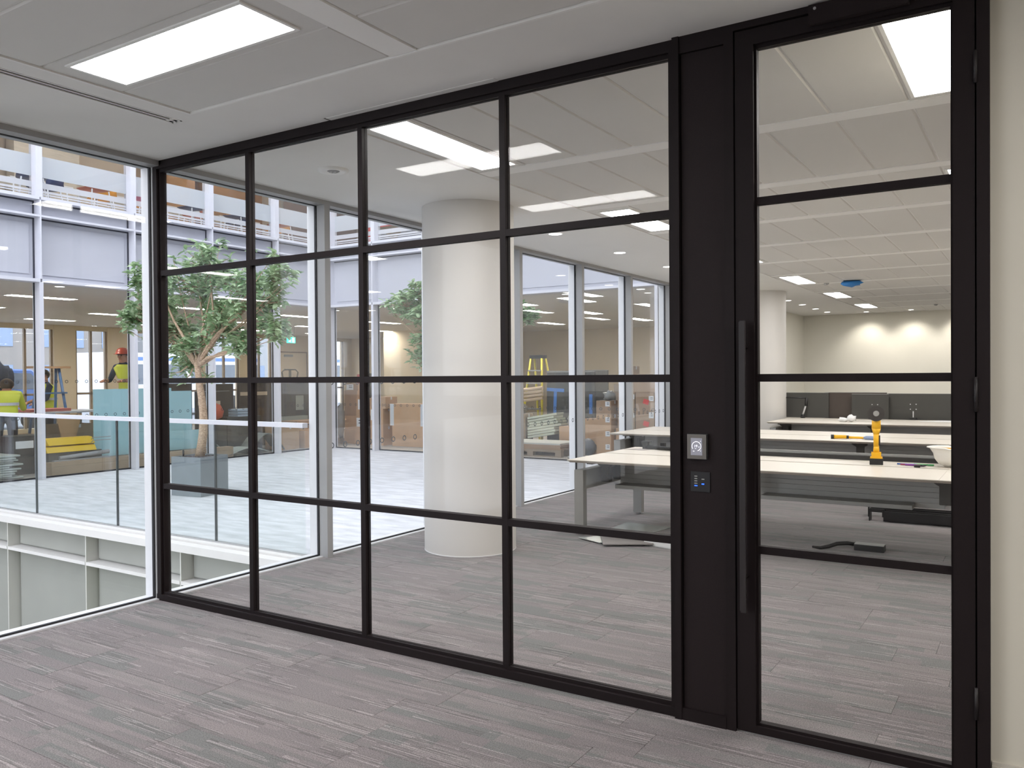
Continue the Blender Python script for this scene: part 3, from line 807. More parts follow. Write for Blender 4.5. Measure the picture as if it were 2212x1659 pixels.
# piers / openings: list of (opening0, opening1)
ops = [(-5.2, -2.4), (-1.9, .9), (1.3, 4.0), (4.4, 7.5), (7.62, 8.36), (8.60, 9.12), (9.75, 10.72), (11.05, 11.48) , (11.65, 13.9), (14.3, 15.5), (15.85, 16.2), (16.45, 16.95), (22.9, 23)]
ops = [(-5.2, -2.4), (-1.9, .9), (1.3, 4.0), (4.4, 7.5), (7.62, 9.12), (9.75, 10.72), (11.60, 13.9), (14.3, 15.5), (15.85, 16.95), (19.6, 20.6)]
prev = -8.0
for a, b_ in ops[:-1] + [(19.6, 20.6)]:
    bm = NB(); bx(bm, WX - .25, WX, prev, a, 0, 3.05); obj('pier', bm, M_BEIGE, rear, .01); prev = b_
    bm = NB(); bx(bm, WX - .2, WX - .02, a, b_, 0, .18); bx(bm, WX - .2, WX - .02, a, b_, 2.92, 3.05); obj('sill_and_head', bm, M_BEIGE, rear)
    mid = (a + b_) / 2
    bm = NB()
    for s in (a, mid - .03, b_ - .06): bx(bm, WX - .14, WX - .06, s, s + .06, .18, 2.92)
    bx(bm, WX - .14, WX - .06, a, b_, 1.08, 1.14)
    obj('window_frame', bm, mat('tan_frame', '#8d7c68', .5), rear)
    for p0, p1 in ((a + .06, mid - .03), (mid + .03, b_ - .06)):
        bm = NB(); bx(bm, WX - .105, WX - .097, p0, p1, .18, 2.92); obj('pane', bm, M_FGLASS, rear)
bm = NB(); bx(bm, WX - .25, WX, prev, WY, 0, 3.05); obj('pier', bm, M_BEIGE, rear)
# door with closer and the exit sign
dr = root('door_2', 'beige flush door in the rear wall of the opposite wing, under the green exit sign', None, (WX + .0, 17.9, 0), kind='structure')
bm = NB(); bx(bm, WX + .001, WX + .03, 17.25, 18.55, 0.02, 2.42); obj('leaf', bm, M_BEIGE, dr, .004)
bm = NB(); bx(bm, WX, WX + .035, 17.20, 17.235, 0, 2.46); bx(bm, WX, WX + .035, 18.565, 18.60, 0, 2.46); bx(bm, WX, WX + .035, 17.2, 18.6, 2.435, 2.47); obj('frame', bm, mat('frame_brown', '#8a7860', .7), dr)  # frame in one even brown, darker than the beige leaf
bm = NB(); bx(bm, WX + .03, WX + .08, 17.45, 17.85, 2.28, 2.36); obj('closer', bm, M_GREYM, dr)
ex = root('exit_sign', 'small green running man exit sign hanging in the opposite wing', 'sign', (-12.6, 12.85, 3.05))
bm = NB(); bx(bm, -12.612, -12.6, 12.70, 13.02, 2.50, 2.67); obj('sign_plate', bm, emitter('exit_green', (.05, .62, .40, 1), 1.6), ex)
bm = NB(); cyl(bm, (-12.606, 12.74, 2.67), (-12.606, 12.74, 3.05), .006); cyl(bm, (-12.606, 12.98, 2.67), (-12.606, 12.98, 3.05), .006); obj('hanger', bm, M_GREYM, ex)
bm = NB()
def exq(y0, y1, z0, z1): bx(bm, -12.6, -12.596, y0, y1, z0, z1)
exq(12.90, 12.98, 2.52, 2.65); exq(12.80, 12.82, 2.60, 2.635); exq(12.795, 12.83, 2.56, 2.60); exq(12.83, 12.86, 2.575, 2.59); exq(12.77, 12.80, 2.53, 2.565); exq(12.825, 12.845, 2.525, 2.56)
obj('running_figure', bm, emitter('exit_white', (1, 1, 1, 1), 1.6), ex)
# end wing partitions
slab('wing_core_wall', (-1.75, -.13, 14.5, 14.7, 0, 3.05), M_WARM)
slab('wing_core_return', (-1.75, -1.6, 14.7, WY, 0, 3.05), M_WARM)
slab('wing_pier', (-13.5, -9.9, 17.8, 18.1, 0, 3.05), M_BEIGE)
# lights inside the wings
n_ = 0
for xi, X in enumerate((-10.3, -13.25, -16.1)):
    for yi, Y in enumerate((-2.2, .95, 4.1, 7.25, 10.4, 13.55, 16.7)):
        n_ += 1
        ceiling_light(X, Y + .6 + (.15 if X < -12 else 0), .28, 1.2, 'lit panel across the courtyard, %s row behind the facade, %s from the well end' % (ORD[xi], ORD[yi]), 'ceiling lights of the opposite wing', M_LAMPW, z=3.049)
for X in (-6.8, -4.0, -2.6):
    for Y in (10.6, 13.75, 16.9):
        if X > -3 and Y > 13: continue
        ceiling_light(X, Y + .6, .28, 1.2, 'lit ceiling panel of the end wing, %s row back, %s from the corner' % (ORD[int((Y - 10) // 3)], ORD[int(round((6.8 + X) / 1.4))]), 'ceiling lights of the end wing', M_LAMPW, z=3.049)
for yi, Y in enumerate((.76, 2.33, 3.9, 5.47, 7.04, 8.61, 10.2)):
    downlight(-8.25, Y, '%s round downlight along the glass inside the opposite wing' % ORD[yi], group='downlights of the opposite wing', z=3.049)
for xi, X in enumerate((-6.9, -5.3, -3.75, -2.2, -.7)):
    downlight(X, 10.0, '%s round downlight along the glass inside the end wing' % ORD[xi], group='downlights of the end wing', z=3.049)
# upper floor lights
for yi, Y in enumerate((1.0, 5.2, 9.4)):
    ceiling_light(-10.2, Y, .28, 2.4, '%s lit ceiling panel on the upper floor across the courtyard' % ORD[yi], 'upper floor lights', M_LAMPW, z=7.199)
for xi, X in enumerate((-5.5, -2.0)):
    ceiling_light(X, 11.5, 1.6, .28, '%s lit ceiling panel on the upper floor at the end of the courtyard' % ORD[xi], 'upper floor lights of the end wing', M_LAMPW, z=7.199)

# ================================================================== STREET BEHIND THE OPPOSITE WING
slab('street', (-120, WX - .25, -60, 110, -.5, -.35), mat('asphalt', '#80838a', .9, noise=.1, scale=1))
def townhouse(x, y0, y1, h, m, label, nw, nf, wm='#7f93b0'):
    t = root('street_building', label, 'building', (x, (y0 + y1) / 2, -.35))
    bm = NB(); bx(bm, x - 8, x, y0, y1, -.35, h); obj('walls', bm, m, t)
    bm = NB(); bx(bm, x - 8.2, x + .2, y0 - .2, y1 + .2, h, h + .35); obj('parapet', bm, m, t)
    gl = mat('street_glass', wm, .2, spec=.7)
    for f in range(nf):
        for i in range(nw):
            c = y0 + (y1 - y0) * (i + .5) / nw; z = .8 + f * 3.2
            if z + 1.8 > h: continue
            bm = NB(); bx(bm, x, x + .06, c - .6, c + .6, z, z + 1.8); obj('window', bm, gl, t)
townhouse(-52, 8, 21, 6.2, mat('pale_stone', '#b9b3ab', .8), 'low pale street building seen through the rear windows', 5, 2)
townhouse(-60, 21.5, 38, 8.5, mat('tan_brick', '#96918d', .8), 'tan brick street building beyond the white bus', 6, 3)
townhouse(-56, 39, 56, 5.6, mat('grey_render', '#a3a6aa', .8), 'grey rendered street building at the far end of the road', 6, 2)
townhouse(-75, 14, 18, 14, mat('tower_stone', '#8d939c', .8), 'tall grey tower against the sky beyond the pale building', 2, 4)
def bus(x, y0, L, label, body, group=None):
    t = root('bus', label, 'bus', (x, y0 + L / 2, -.35))
    bm = NB(); bx(bm, x - 2.4, x, y0, y0 + L, .0, 2.75); obj('body', bm, body, t, .12, seg=2)
    n = int(L / 1.5)
    for i in range(n):
        c = y0 + (i + .5) * L / n
        bm = NB(); bx(bm, x - .01, x + .02, c - .6, c + .6, 1.25, 2.2); obj('window', bm, mat('bus_glass', '#54606f', .15, spec=.8), t, .02)
    bm = NB(); bx(bm, x - .01, x + .015, y0 + .1, y0 + L - .1, 2.38, 2.55); obj('blue_stripe', bm, mat('bus_blue', '#5f83c4', .4), t)
    for c in (y0 + L * .2, y0 + L * .8):
        bm = NB(); cyl(bm, (x - .25, c, .12), (x + .03, c, .12), .47, n=20); obj('wheel', bm, M_BPL, t)
M_BUS = mat('bus_white', '#dfe3ec', .35)
bus(-31, 18.5, 9, 'white bus with a blue stripe, parked beyond the rear windows', M_BUS)
bus(-30, 30.0, 9, 'second white bus further along the street', M_BUS)
def van(x, y0, label, m):
    t = root('van', label, 'van', (x, y0, -.35))
    pts = [(y0, .1), (y0 + 4.6, .1), (y0 + 4.6, 1.1), (y0 + 3.7, 1.9), (y0, 1.95)]
    bm = NB(); prism(bm, pts, 0, x - 1.9, x); obj('body', bm, m, t, .05)
    bm = NB(); prism(bm, [(y0 + 2.6, 1.15), (y0 + 4.2, 1.15), (y0 + 3.65, 1.75), (y0 + 2.6, 1.78)], 0, x - .01, x + .01); obj('window', bm, MATS['bus_glass'], t)
    for c in (y0 + .9, y0 + 3.7):
        bm = NB(); cyl(bm, (x - .2, c, 0), (x + .02, c, 0), .35, n=16); obj('wheel', bm, M_BPL, t)
van(-27, 9.5, 'blue van parked in the street behind the opposite wing', mat('van_blue', '#4f6ea8', .4))
van(-27, 3.5, 'grey van parked in the street behind the opposite wing', mat('van_grey', '#9aa1ab', .4))
tr = root('lamp_post', 'thin grey street lamp against the sky', 'street lamp', (-36, 19.5 - 6, -.35))
bm = NB(); cyl(bm, (-36, 13.5, -.35), (-36, 13.5, 6), .07, .05, 10); obj('pole', bm, M_GREYM, tr)
bm = NB(); bx(bm, -36.1, -35.9, 13.1, 13.9, 6, 6.1); obj('lantern', bm, M_GREYM, tr)

# ================================================================== TREES
def leaf_mesh(L=.105, W_=.042):
    q = NB()
    pr = [(0, .0), (.18, .55), (.45, 1.0), (.72, .8), (1, 0)]
    c = []; lft = []; rgt = []
    for u, wd in pr:
        z = -.18 * L * u * u
        c.append(q.verts.new((u * L, 0, z)))
        lft.append(q.verts.new((u * L, wd * W_ / 2, z + .18 * W_ * wd)) if wd else None)
        rgt.append(q.verts.new((u * L, -wd * W_ / 2, z + .18 * W_ * wd)) if wd else None)
    for i in range(4):
        a, b_ = [c[i], c[i + 1]], None
        f = [c[i], c[i + 1]] + ([lft[i + 1]] if lft[i + 1] else []) + ([lft[i]] if lft[i] else [])
        q.faces.new(f)
        f = [c[i + 1], c[i]] + ([rgt[i]] if rgt[i] else []) + ([rgt[i + 1]] if rgt[i + 1] else [])
        q.faces.new(f)
    for f in q.faces: f.smooth = True
    me = bpy.data.meshes.new('leaf'); q.to_mesh(me); q.free(); me.materials.append(M_LEAF); return me
LEAF = leaf_mesh()
LV = [v.co.copy() for v in LEAF.vertices]; LF = [tuple(p.vertices) for p in LEAF.polygons]
def tree(base, zb, crown, ztrunk, label, seed, nparts, lobes, trunk_r=.075, extra=None):
    rnd = random.Random(seed)
    t = root('potted_tree', label, 'tree', base)
    bx_, by_, bz_ = base
    # trunk
    bm = NB()
    pts = []; rr = []
    for i in range(9):
        q = i / 8; z = bz_ + (ztrunk - bz_) * q
        pts.append((bx_ + .05 * math.sin(3 * q) * 1.2, by_ + .03 * math.sin(5 * q), z)); rr.append(trunk_r * (1.25 - .5 * q) if i else trunk_r * 1.3)
    tube(bm, pts, rr, 12); obj('trunk', bm, M_BARK, t)
    top = Vector(pts[-1])
    clusters = []
    bmb = NB()
    for (cx, cy, cz, r) in lobes:
        c = Vector((cx, cy, cz)); mid = top.lerp(c, .5) + Vector((rnd.uniform(-.1, .1), rnd.uniform(-.1, .1), -.08))
        q = NB(); tube(q, [top - Vector((0, 0, .06)), top.lerp(mid, .5) + Vector((0, 0, .05)), mid + Vector((0, 0, .06)), mid.lerp(c, .6), c], [.026, .021, .016, .011, .006], 7)
        obj('branch', q, M_BARK, t)
        for k in range(max(8, int(44 * r / .4))):
            d_ = Vector((rnd.gauss(0, 1), rnd.gauss(0, 1), rnd.gauss(0, 1))).normalized() * r * (rnd.random() ** .45)
            d_.z *= .8
            e = c + d_; clusters.append(e)
            tube(bmb, [c.lerp(mid, .15), c + d_ * .5 + Vector((0, 0, -.03)), e], [.009, .006, .003], 4)
    if extra:
        for e in extra:
            e = Vector(e); clusters.append(e); m = top.lerp(e, .6)
            tube(bmb, [top.lerp(e, .35), m + Vector((0, 0, -.03)), e], [.012, .008, .003], 5)
    obj('twigs', bmb, M_BARK, t, kind='stuff')
    spots_ = []
    for e in clusters:
        for k in range(rnd.randint(10, 14)):
            a = rnd.uniform(0, 2 * PI); el = rnd.uniform(-.5, .7)
            s = rnd.uniform(.85, 1.4)
            Mx = Matrix.Translation(e + Vector((rnd.uniform(-.02, .02), rnd.uniform(-.02, .02), rnd.uniform(-.05, .05)))) @ Matrix.Rotation(a, 4, 'Z') @ Matrix.Rotation(-el, 4, 'Y') @ Matrix.Rotation(rnd.uniform(-.6, .6), 4, 'X') @ Matrix.Scale(s, 4)
            spots_.append(Mx)
    spots_.sort(key=lambda m: (m.translation - cam.location).length)
    for Mx in spots_[:nparts]:
        o = bpy.data.objects.new('leaf', LEAF); COL.objects.link(o); o.parent = t
        o.matrix_local = Matrix.Translation(-Vector(base)) @ Mx
    bm_v = []; bm_f = []
    for Mx in spots_[nparts:]:
        n0 = len(bm_v); bm_v += [Mx @ v for v in LV]; bm_f += [tuple(i + n0 for i in f) for f in LF]
    me = bpy.data.meshes.new('leaves'); me.from_pydata([tuple(v - Vector(base)) for v in bm_v], [], bm_f); me.materials.append(M_LEAF)
    for p in me.polygons: p.use_smooth = True
    o = bpy.data.objects.new('leaves', me); COL.objects.link(o); o.parent = t; o['kind'] = 'stuff'
    return t
def planter(x, y, s, h, rz, label):
    t = root('tree_planter', label, 'planter', (x, y, 0), rz)
    bm = NB()
    w_ = .02
    bx(bm, -s / 2, s / 2, -s / 2, -s / 2 + w_, 0, h); bx(bm, -s / 2, s / 2, s / 2 - w_, s / 2, 0, h); bx(bm, -s / 2, -s / 2 + w_, -s / 2 + w_, s / 2 - w_, 0, h); bx(bm, s / 2 - w_, s / 2, -s / 2 + w_, s / 2 - w_, 0, h); bx(bm, -s / 2 + w_, s / 2 - w_, -s / 2 + w_, s / 2 - w_, 0, .03)
    obj('box', bm, M_PLANTER, t, .003, local=True)
    bm = NB(); rnd = random.Random(3)
    bx(bm, -s / 2 + w_, s / 2 - w_, -s / 2 + w_, s / 2 - w_, .03, h - .045)
    for i in range(170):
        a, b_ = rnd.uniform(-s / 2 + .05, s / 2 - .05), rnd.uniform(-s / 2 + .05, s / 2 - .05)
        bx(bm, a - .025, a + .025, b_ - .012, b_ + .012, h - .05, h - .035 + rnd.random() * .03, rot=RZ(rnd.uniform(0, 3)) @ RX(rnd.uniform(-.5, .5)))
    obj('bark_mulch', bm, M_SOIL, t, local=True, kind='stuff')
    bm = NB(); cyl(bm, (-.17, -.12, h - .05), (-.17, -.12, h + .08), .012, n=10); cyl(bm, (-.17, -.12, h - .05), (-.17, -.12, h + .0), .03, n=12); obj('water_gauge', bm, M_BPL, t, local=True)
    return t
planter(-4.216, 3.508, .50, .51, R(9), 'square grey metal planter of the tree behind the balustrade')
lb = [(-5.45, 3.7, 2.55, .38), (-5.95, 3.75, 2.45, .20), (-5.1, 3.5, 2.95, .34), (-4.6, 3.8, 2.85, .42), (-4.1, 3.6, 3.05, .36), (-3.75, 3.9, 2.75, .42), (-3.3, 3.7, 2.55, .36), (-3.0, 3.8, 2.85, .22),
      (-4.35, 3.9, 2.35, .36), (-4.9, 3.6, 2.2, .34), (-3.85, 3.6, 2.2, .30), (-3.1, 3.85, 2.15, .22), (-4.75, 3.75, 1.78, .24), (-4.3, 3.5, 1.95, .24), (-5.35, 3.9, 2.1, .26), (-3.45, 3.6, 1.95, .18)]
tree((-4.24, 3.52, .477), .5, None, 1.75, 'leafy green tree with a pale mottled trunk in the grey planter, behind the corner panes', 11, 300, lb, .050,
     [(-4.0, 3.7, 3.34), (-3.5, 3.8, 3.22), (-3.0, 3.75, 3.12), (-2.78, 3.8, 2.75), (-2.82, 3.7, 2.72), (-2.95, 3.75, 2.05), (-6.15, 3.75, 2.55), (-6.1, 3.7, 2.25), (-5.0, 3.7, 3.2), (-4.4, 3.8, 1.55), (-4.7, 3.65, 1.52), (-5.1, 3.7, 1.6)])
planter(-2.45, 7.05, .50, .51, R(9), 'square grey metal planter hidden behind the white round column')
lb2 = [(-3.6, 7.0, 2.75, .3), (-3.3, 7.1, 2.95, .25), (-3.15, 7.0, 2.5, .34), (-3.05, 7.0, 2.1, .3), (-2.6, 7.1, 2.95, .4), (-2.3, 7.0, 2.5, .4), (-1.9, 7.1, 2.8, .35), (-1.5, 7.0, 2.45, .26), (-1.25, 7.0, 2.42, .14), (-2.6, 7.0, 2.0, .28), (-3.2, 6.95, 1.85, .2)]
tree((-2.47, 7.06, .477), .5, None, 1.55, 'second leafy tree showing on both sides of the white round column', 23, 0, lb2, .07,
     [(-4.0, 7.0, 2.75), (-3.85, 7.0, 2.6), (-3.5, 7.1, 3.05), (-1.08, 7.0, 2.5), (-1.1, 7.0, 2.4), (-3.5, 7, 1.95)])

# ================================================================== BENCH DESKS
def bench(x0, y0, n, label, z=.73):
    """two desktops back to back, n sections of 1.6 m along x; y0 is the front edge"""
    t = root('bench_desk', label, 'desk', (x0 + n * .8, y0 + .8, 0), 0, 'white bench desks of the open office')
    for i in range(n):
        a, b_ = x0 + i * 1.6 + (0 if i == 0 else .001), x0 + (i + 1) * 1.6 - .001
        for (p, q, chs) in ((y0, y0 + .785, -1), (y0 + .83, y0 + 1.6, 1)):
            bm = NB(); bx(bm, a, b_, p, q, z - .006, z); obj('desktop', bm, M_TOP, t, .001)
            # chamfered underside
            bm = NB()
            ins = .022; e0 = ins if i == 0 else 0; e1 = ins if i == n - 1 else 0
            lo = [(a + e0, p + (ins if chs < 0 else .0)), (b_ - e1, p + (ins if chs < 0 else .0)), (b_ - e1, q - (ins if chs > 0 else .0)), (a + e0, q - (ins if chs > 0 else .0))]
            hi = [(a, p), (b_, p), (b_, q), (a, q)]
            A = [bm.verts.new((u, v, z - .026)) for u, v in lo]; B = [bm.verts.new((u, v, z - .0062)) for u, v in hi]
            bm.faces.new(A[::-1]); bm.faces.new(B)
            for k in range(4): bm.faces.new((A[k], A[(k + 1) % 4], B[(k + 1) % 4], B[k]))
            obj('desktop_edge', bm, M_TOPE, t)
    # end frames
    L = n * 1.6
    for xe, s in ((x0 + .04, 1), (x0 + L - .13, 1)):
        for yl in (y0 + .07, y0 + 1.45):
            bm = NB(); bx(bm, xe, xe + .095, yl, yl + .075, .02, .628); obj('leg', bm, M_GREYM, t, .006)
            bm = NB(); cyl(bm, (xe + .047, yl + .037, 0), (xe + .047, yl + .037, .022), .022, n=16); obj('foot', bm, M_ALU, t)
        bm = NB(); bx(bm, xe + .004, xe + .09, y0 + .146, y0 + 1.449, .44, .626); obj('side_beam', bm, M_GREYM, t, .006)
        bm = NB(); cyl(bm, (xe + .08, y0 + .80, .55), (xe + .20, y0 + .80, .55), .085, n=20); obj('hub', bm, M_DARKM, t)
    for i in range(1, n):
        xm = x0 + i * 1.6
        if i % 1 == 0:
            for yl in (y0 + .07, y0 + 1.45):
                pass
    # frame under the tops
    for i in range(n + 1):
        xm = min(max(x0 + i * 1.6, x0 + .19), x0 + L - .19)
        bm = NB(); bx(bm, xm - .03, xm + .03, y0 + .10, y0 + 1.5, z - .045, z - .027); obj('cross_support', bm, M_DARKM, t)
        bm = NB(); prism(bm, [(xm - .10, z - .047), (xm + .085, z - .047), (xm + .085, z - .085), (xm + .05, z - .10), (xm + .05, z - .25), (xm - .035, z - .25), (xm - .035, z - .10), (xm - .07, z - .08)], 1, y0 + .42, y0 + .50)
        obj('bracket', bm, M_DARKM, t, .003)
    bm = NB(); bx(bm, x0 + .2, x0 + L - .2, y0 + .74, y0 + .86, z - .14, z - .047); obj('main_beam', bm, M_DARKM, t, .003)
    for i in range(n):
        a, b_ = x0 + i * 1.6 + (.24 if i == 0 else .02), x0 + (i + 1) * 1.6 - (.24 if i == n - 1 else .02)
        for yy, sg in ((y0 + .70, -1), (y0 + .90, 1)):
            for k in range(6):
                zz = z - .055 - k * .045
                bm = NB(); bx(bm, a, b_, yy - .006, yy + .006, zz - .0425, zz); obj('slat', bm, mat('slat_silver', '#c9cac8', .5), t, .003)
    return t
bench(1.38, 3.45, 3, 'white bench desk closest to the glass partition, angle grinder standing on it')
bench(.15, 6.93, 4, 'white bench desk second from the partition, yellow cutter lying on it')
bench(1.35, 10.5, 3, 'white bench desk third from the partition, white gloves on it, dark screens behind')
# extra pieces under the first bench
for x0, x1, wd in ((1.66, 2.95, 'beside its left end frame'), (3.10, 4.34, 'seen through the door')):
    bm = NB(); bx(bm, x0, x1, 3.93, 4.13, .415, .45)
    tag(obj('cable_tray', bm, M_GREYM, None, .002), 'flat grey metal cable tray hanging under the nearest bench desk, ' + wd, 'cable tray')
t = root('flat_screen_rail', 'long black screen rail lying along the rear top of the nearest bench desk', 'rail', (4.0, 4.75, .731))
bm = NB(); bx(bm, 2.6, 5.6, 4.70, 4.76, .731, .772); obj('rail', bm, M_BPL, t, .012, seg=2)
bm = NB(); bx(bm, 2.65, 5.55, 4.78, 4.80, .731, .79); bx(bm, 2.65, 5.55, 4.80, 4.815, .731, .745); obj('extrusion', bm, M_GREYM, t, .002)
t = root('screen_clamp_bar', 'black clamp bar with upright bracket lying on the rear top near the left desk end', 'bracket', (1.75, 4.83, .731))
bm = NB(); cyl(bm, (1.60, 4.86, .755), (2.15, 4.66, .755), .022, n=14); obj('bar', bm, M_BPL, t)
bm = NB(); bx(bm, 1.56, 1.62, 4.84, 4.89, .731, .81); bx(bm, 1.55, 1.65, 4.83, 4.90, .808, .818); obj('clamp', bm, M_BPL, t, .004)
bm = NB(); bx(bm, 1.75, 1.80, 4.88, 4.92, .731, .80); bx(bm, 1.93, 1.98, 4.86, 4.90, .731, .80); obj('clamp', bm, M_BPL, t, .006)
bm = NB(); prism(bm, [(1.40, 4.70), (1.60, 5.0), (1.72, 4.98), (1.64, 4.68)], 2, .731, .733); tag(obj('grey_plate', bm, mat('plate_grey', '#a79f9b', .5)), 'thin grey metal plate lying on the rear top beside the black clamp bar', 'plate')

# angle grinder standing on its battery
gx, gy = 4.0, 4.38
t = root('angle_grinder', 'yellow cordless angle grinder standing on its black battery, dark disc on top', 'power tool', (gx, gy, .73), R(8))
M_TY = mat('tool_yellow', '#f0b616', .4)
bm = NB(); bx(bm, -.055, .055, -.04, .05, 0, .055); obj('battery', bm, M_BPL, t, .008, local=True)
bm = NB(); bx(bm, -.05, .05, -.038, .045, .056, .068); bx(bm, -.04, .04, -.03, .035, .068, .11); obj('battery_shoe', bm, M_TY, t, .006, local=True)
bm = NB()
for z0, z1, r0, r1 in ((.11, .16, .026, .023), (.16, .27, .023, .024), (.27, .32, .024, .038), (.32, .40, .038, .036)):
    vs = cyl(bm, (0, 0, z0), (0, 0, z1), r0, r1, 16)
obj('body', bm, M_TY, t, local=True)
bm = NB(); bx(bm, .018, .032, -.012, .012, .17, .26); obj('paddle_switch', bm, M_BPL, t, .004, local=True)
bm = NB(); cyl(bm, (0, .0, .40), (0, .0, .43), .036, .034, 16); cyl(bm, (0, -.045, .445), (0, .035, .445), .034, .03, 18); obj('gear_head', bm, M_BPL, t, local=True)
bm = NB(); cyl(bm, (0, -.050, .455), (0, -.053, .455), .068, n=36); obj('cutting_disc', bm, mat('abrasive_disc', '#3d3937', .7), t, local=True)
bm = NB(); cyl(bm, (0, -.053, .455), (0, -.062, .455), .026, .022, 20); cyl(bm, (0, -.062, .455), (0, -.066, .455), .012, n=6); obj('flange_nut', bm, M_GREYM, t, local=True)
# hard hat upside down
hx, hy = 4.58, 4.47
t = root('hard_hat', 'white hard hat lying upside down on the desk by the door frame, yellow webbing inside', 'helmet', (hx, hy, .73))
bm = NB(); lathe(bm, [(.0005, .001), (.05, .004), (.095, .028), (.125, .07), (.138, .12), (.140, .150), (.150, .158), (.162, .156), (.160, .163), (.146, .166), (.134, .150), (.13, .12), (.118, .074), (.09, .036), (.05, .014), (.0005, .010)], (0, 0, 0), 36)
for v in bm.verts:
    if v.co.z > .14 and v.co.x < -.02: v.co.x *= 1.16; v.co.z += .008
obj('shell', bm, mat('helmet_white', '#e9e6df', .3), t, local=True)
bm = NB(); lathe(bm, [(.118, .125), (.121, .155), (.117, .155), (.114, .125)], (0, 0, 0), 30); bx(bm, -.115, .115, -.012, .012, .118, .124); bx(bm, -.012, .012, -.115, .115, .118, .124)
obj('headband', bm, mat('webbing_yellow', '#d9a43a', .7), t, local=True)
bm = NB(); tube(bm, [(.10, -.06, .16), (.11, -.03, .19), (.09, .01, .20), (.10, .05, .165)], .008, 8); cyl(bm, (.06, -.04, .175), (.075, -.06, .195), .014, n=10); obj('ratchet', bm, M_BPL, t, local=True)
# pens and keys
for i, (c, nm_, dx, dy) in enumerate((('#2f5fae', 'blue', 0, .0), ('#4fb06a', 'green', .13, .03), ('#a22a58', 'crimson', .03, -.035), ('#7a2f8f', 'purple', .07, -.055))):
    a = Vector((4.16 + dx, 4.46 + dy, .738)); b_ = a + Vector((.16, -.02, 0))
    t = root('marker_pen', nm_ + ' marker pen lying beside the hard hat', 'pen', (a + b_) / 2)
    bm = NB(); cyl(bm, a, a.lerp(b_, .7), .0065, n=10); obj('barrel', bm, mat('pen_' + nm_, c, .4), t)
    bm = NB(); cyl(bm, a.lerp(b_, .7), b_, .0075, n=10); obj('cap', bm, mat('pen_' + nm_, c, .4), t)
t = root('key_bunch', 'small bunch of black keys and clips between the marker pens and hard hat', 'keys', (4.36, 4.31, .731))
for i in range(4):
    bm = NB(); tube(bm, [(4.34 + .018 * i + .014 * math.cos(k), 4.30 + .012 * (i % 2) + .014 * math.sin(k), .742 + .006 * (i % 2)) for k in [j * PI / 4 for j in range(8)]], .004, 6, closed=True); obj('ring', bm, M_BPL, t)
bm = NB(); bx(bm, 4.315, 4.36, 4.28, 4.31, .731, .752); obj('fob', bm, M_BPL, t, .005)
# second bench: yellow tool
t = root('sheet_cutter', 'yellow and black hand cutter with a blue pouch, lying on the second bench desk', 'hand tool', (3.3, 7.25, .73))
bm = NB(); cyl(bm, (3.07, 7.22, .757), (3.22, 7.25, .757), .025, .022, 14); cyl(bm, (3.24, 7.255, .752), (3.44, 7.29, .748), .016, .012, 12); obj('handle', bm, M_TY, t)
bm = NB(); cyl(bm, (3.045, 7.215, .757), (3.08, 7.222, .757), .027, n=14); cyl(bm, (3.215, 7.25, .755), (3.245, 7.256, .755), .021, n=14); obj('collar', bm, M_BPL, t)
bm = NB(); lump(bm, (3.50, 7.27, .748), .06, 9, 1.7, .8, .45, .2); obj('pouch', bm, mat('pouch_blue', '#8494b4', .5), t)
# third bench: gloves, white cloth
bm = NB(); lump(bm, (2.47, 11.0, .765), .075, 2, 1.1, .8, .55, .3)
tag(obj('work_glove', bm, M_WHITE), 'crumpled white work glove on the third bench desk, lying flatter, left of its pair', 'glove')
bm = NB(); lump(bm, (2.60, 11.05, .785), .075, 6, .9, .9, .8, .3)
tag(obj('work_glove', bm, M_WHITE), 'crumpled white work glove standing up on the third bench desk', 'glove')
bm = NB(); prism(bm, [(3.55, 11.55), (3.85, 11.95), (4.6, 11.98), (4.6, 11.5)], 2, .731, .738); tag(obj('white_sheet', bm, M_WHITE), 'thin white sheet on the third bench desk beside the dark screens', 'sheet')
# dark desk screens along the back of the third bench
def screen(x0, x1, y, z0, z1, m, label, clamps=()):
    t = root('desk_screen', label, 'screen', ((x0 + x1) / 2, y, z0), 0, 'dark felt desk screens')
    bm = NB(); bx(bm, x0, x1, y, y + .03, z0, z1); obj('felt_panel', bm, m, t, .004)
    bm = NB(); bx(bm, x0, x1, y - .002, y + .032, z1, z1 + .006); obj('top_trim', bm, M_GREYM, t)
    for c in clamps:
        bm = NB()
        for dx in (-.045, .045):
            for dz in (.0, -.085): cyl(bm, (c + dx, y, z1 - .18 + dz), (c + dx, y - .006, z1 - .18 + dz), .009, n=8)
        obj('bolt', bm, M_ALU, t)
        bm = NB(); bx(bm, c - .008, c + .008, y - .012, y, z0 + .03, z1 - .30); obj('bracket_rod', bm, M_ALU, t)
        bm = NB(); bx(bm, c - .09, c + .09, y - .09, y, z0 + .0, z0 + .035); bx(bm, c - .05, c + .05, y - .06, y, z0 + .035, z0 + .07); obj('clamp', bm, M_BPL, t, .006)
SY = 12.12
screen(1.25, 2.02, SY, .732, 1.185, M_FELT, 'dark felt desk screen at the left, with a small lamp arm before it')
screen(1.95, 2.98, SY + .05, .70, 1.19, mat('brown_felt', '#4f4742', .95, noise=.1, scale=60), 'brownish dark desk screen behind, second from the left', ())
screen(2.42, 3.02, SY - .04, .732, 1.165, M_FELT, 'dark desk screen standing in front with four bolts', (2.80,))
screen(2.99, 4.9, SY + .04, .70, 1.175, M_FELT, 'widest dark desk screen, with two bolted clamps', (3.40, 4.55))
for o in kids(bpy.data.objects['desk_screen.001']): pass
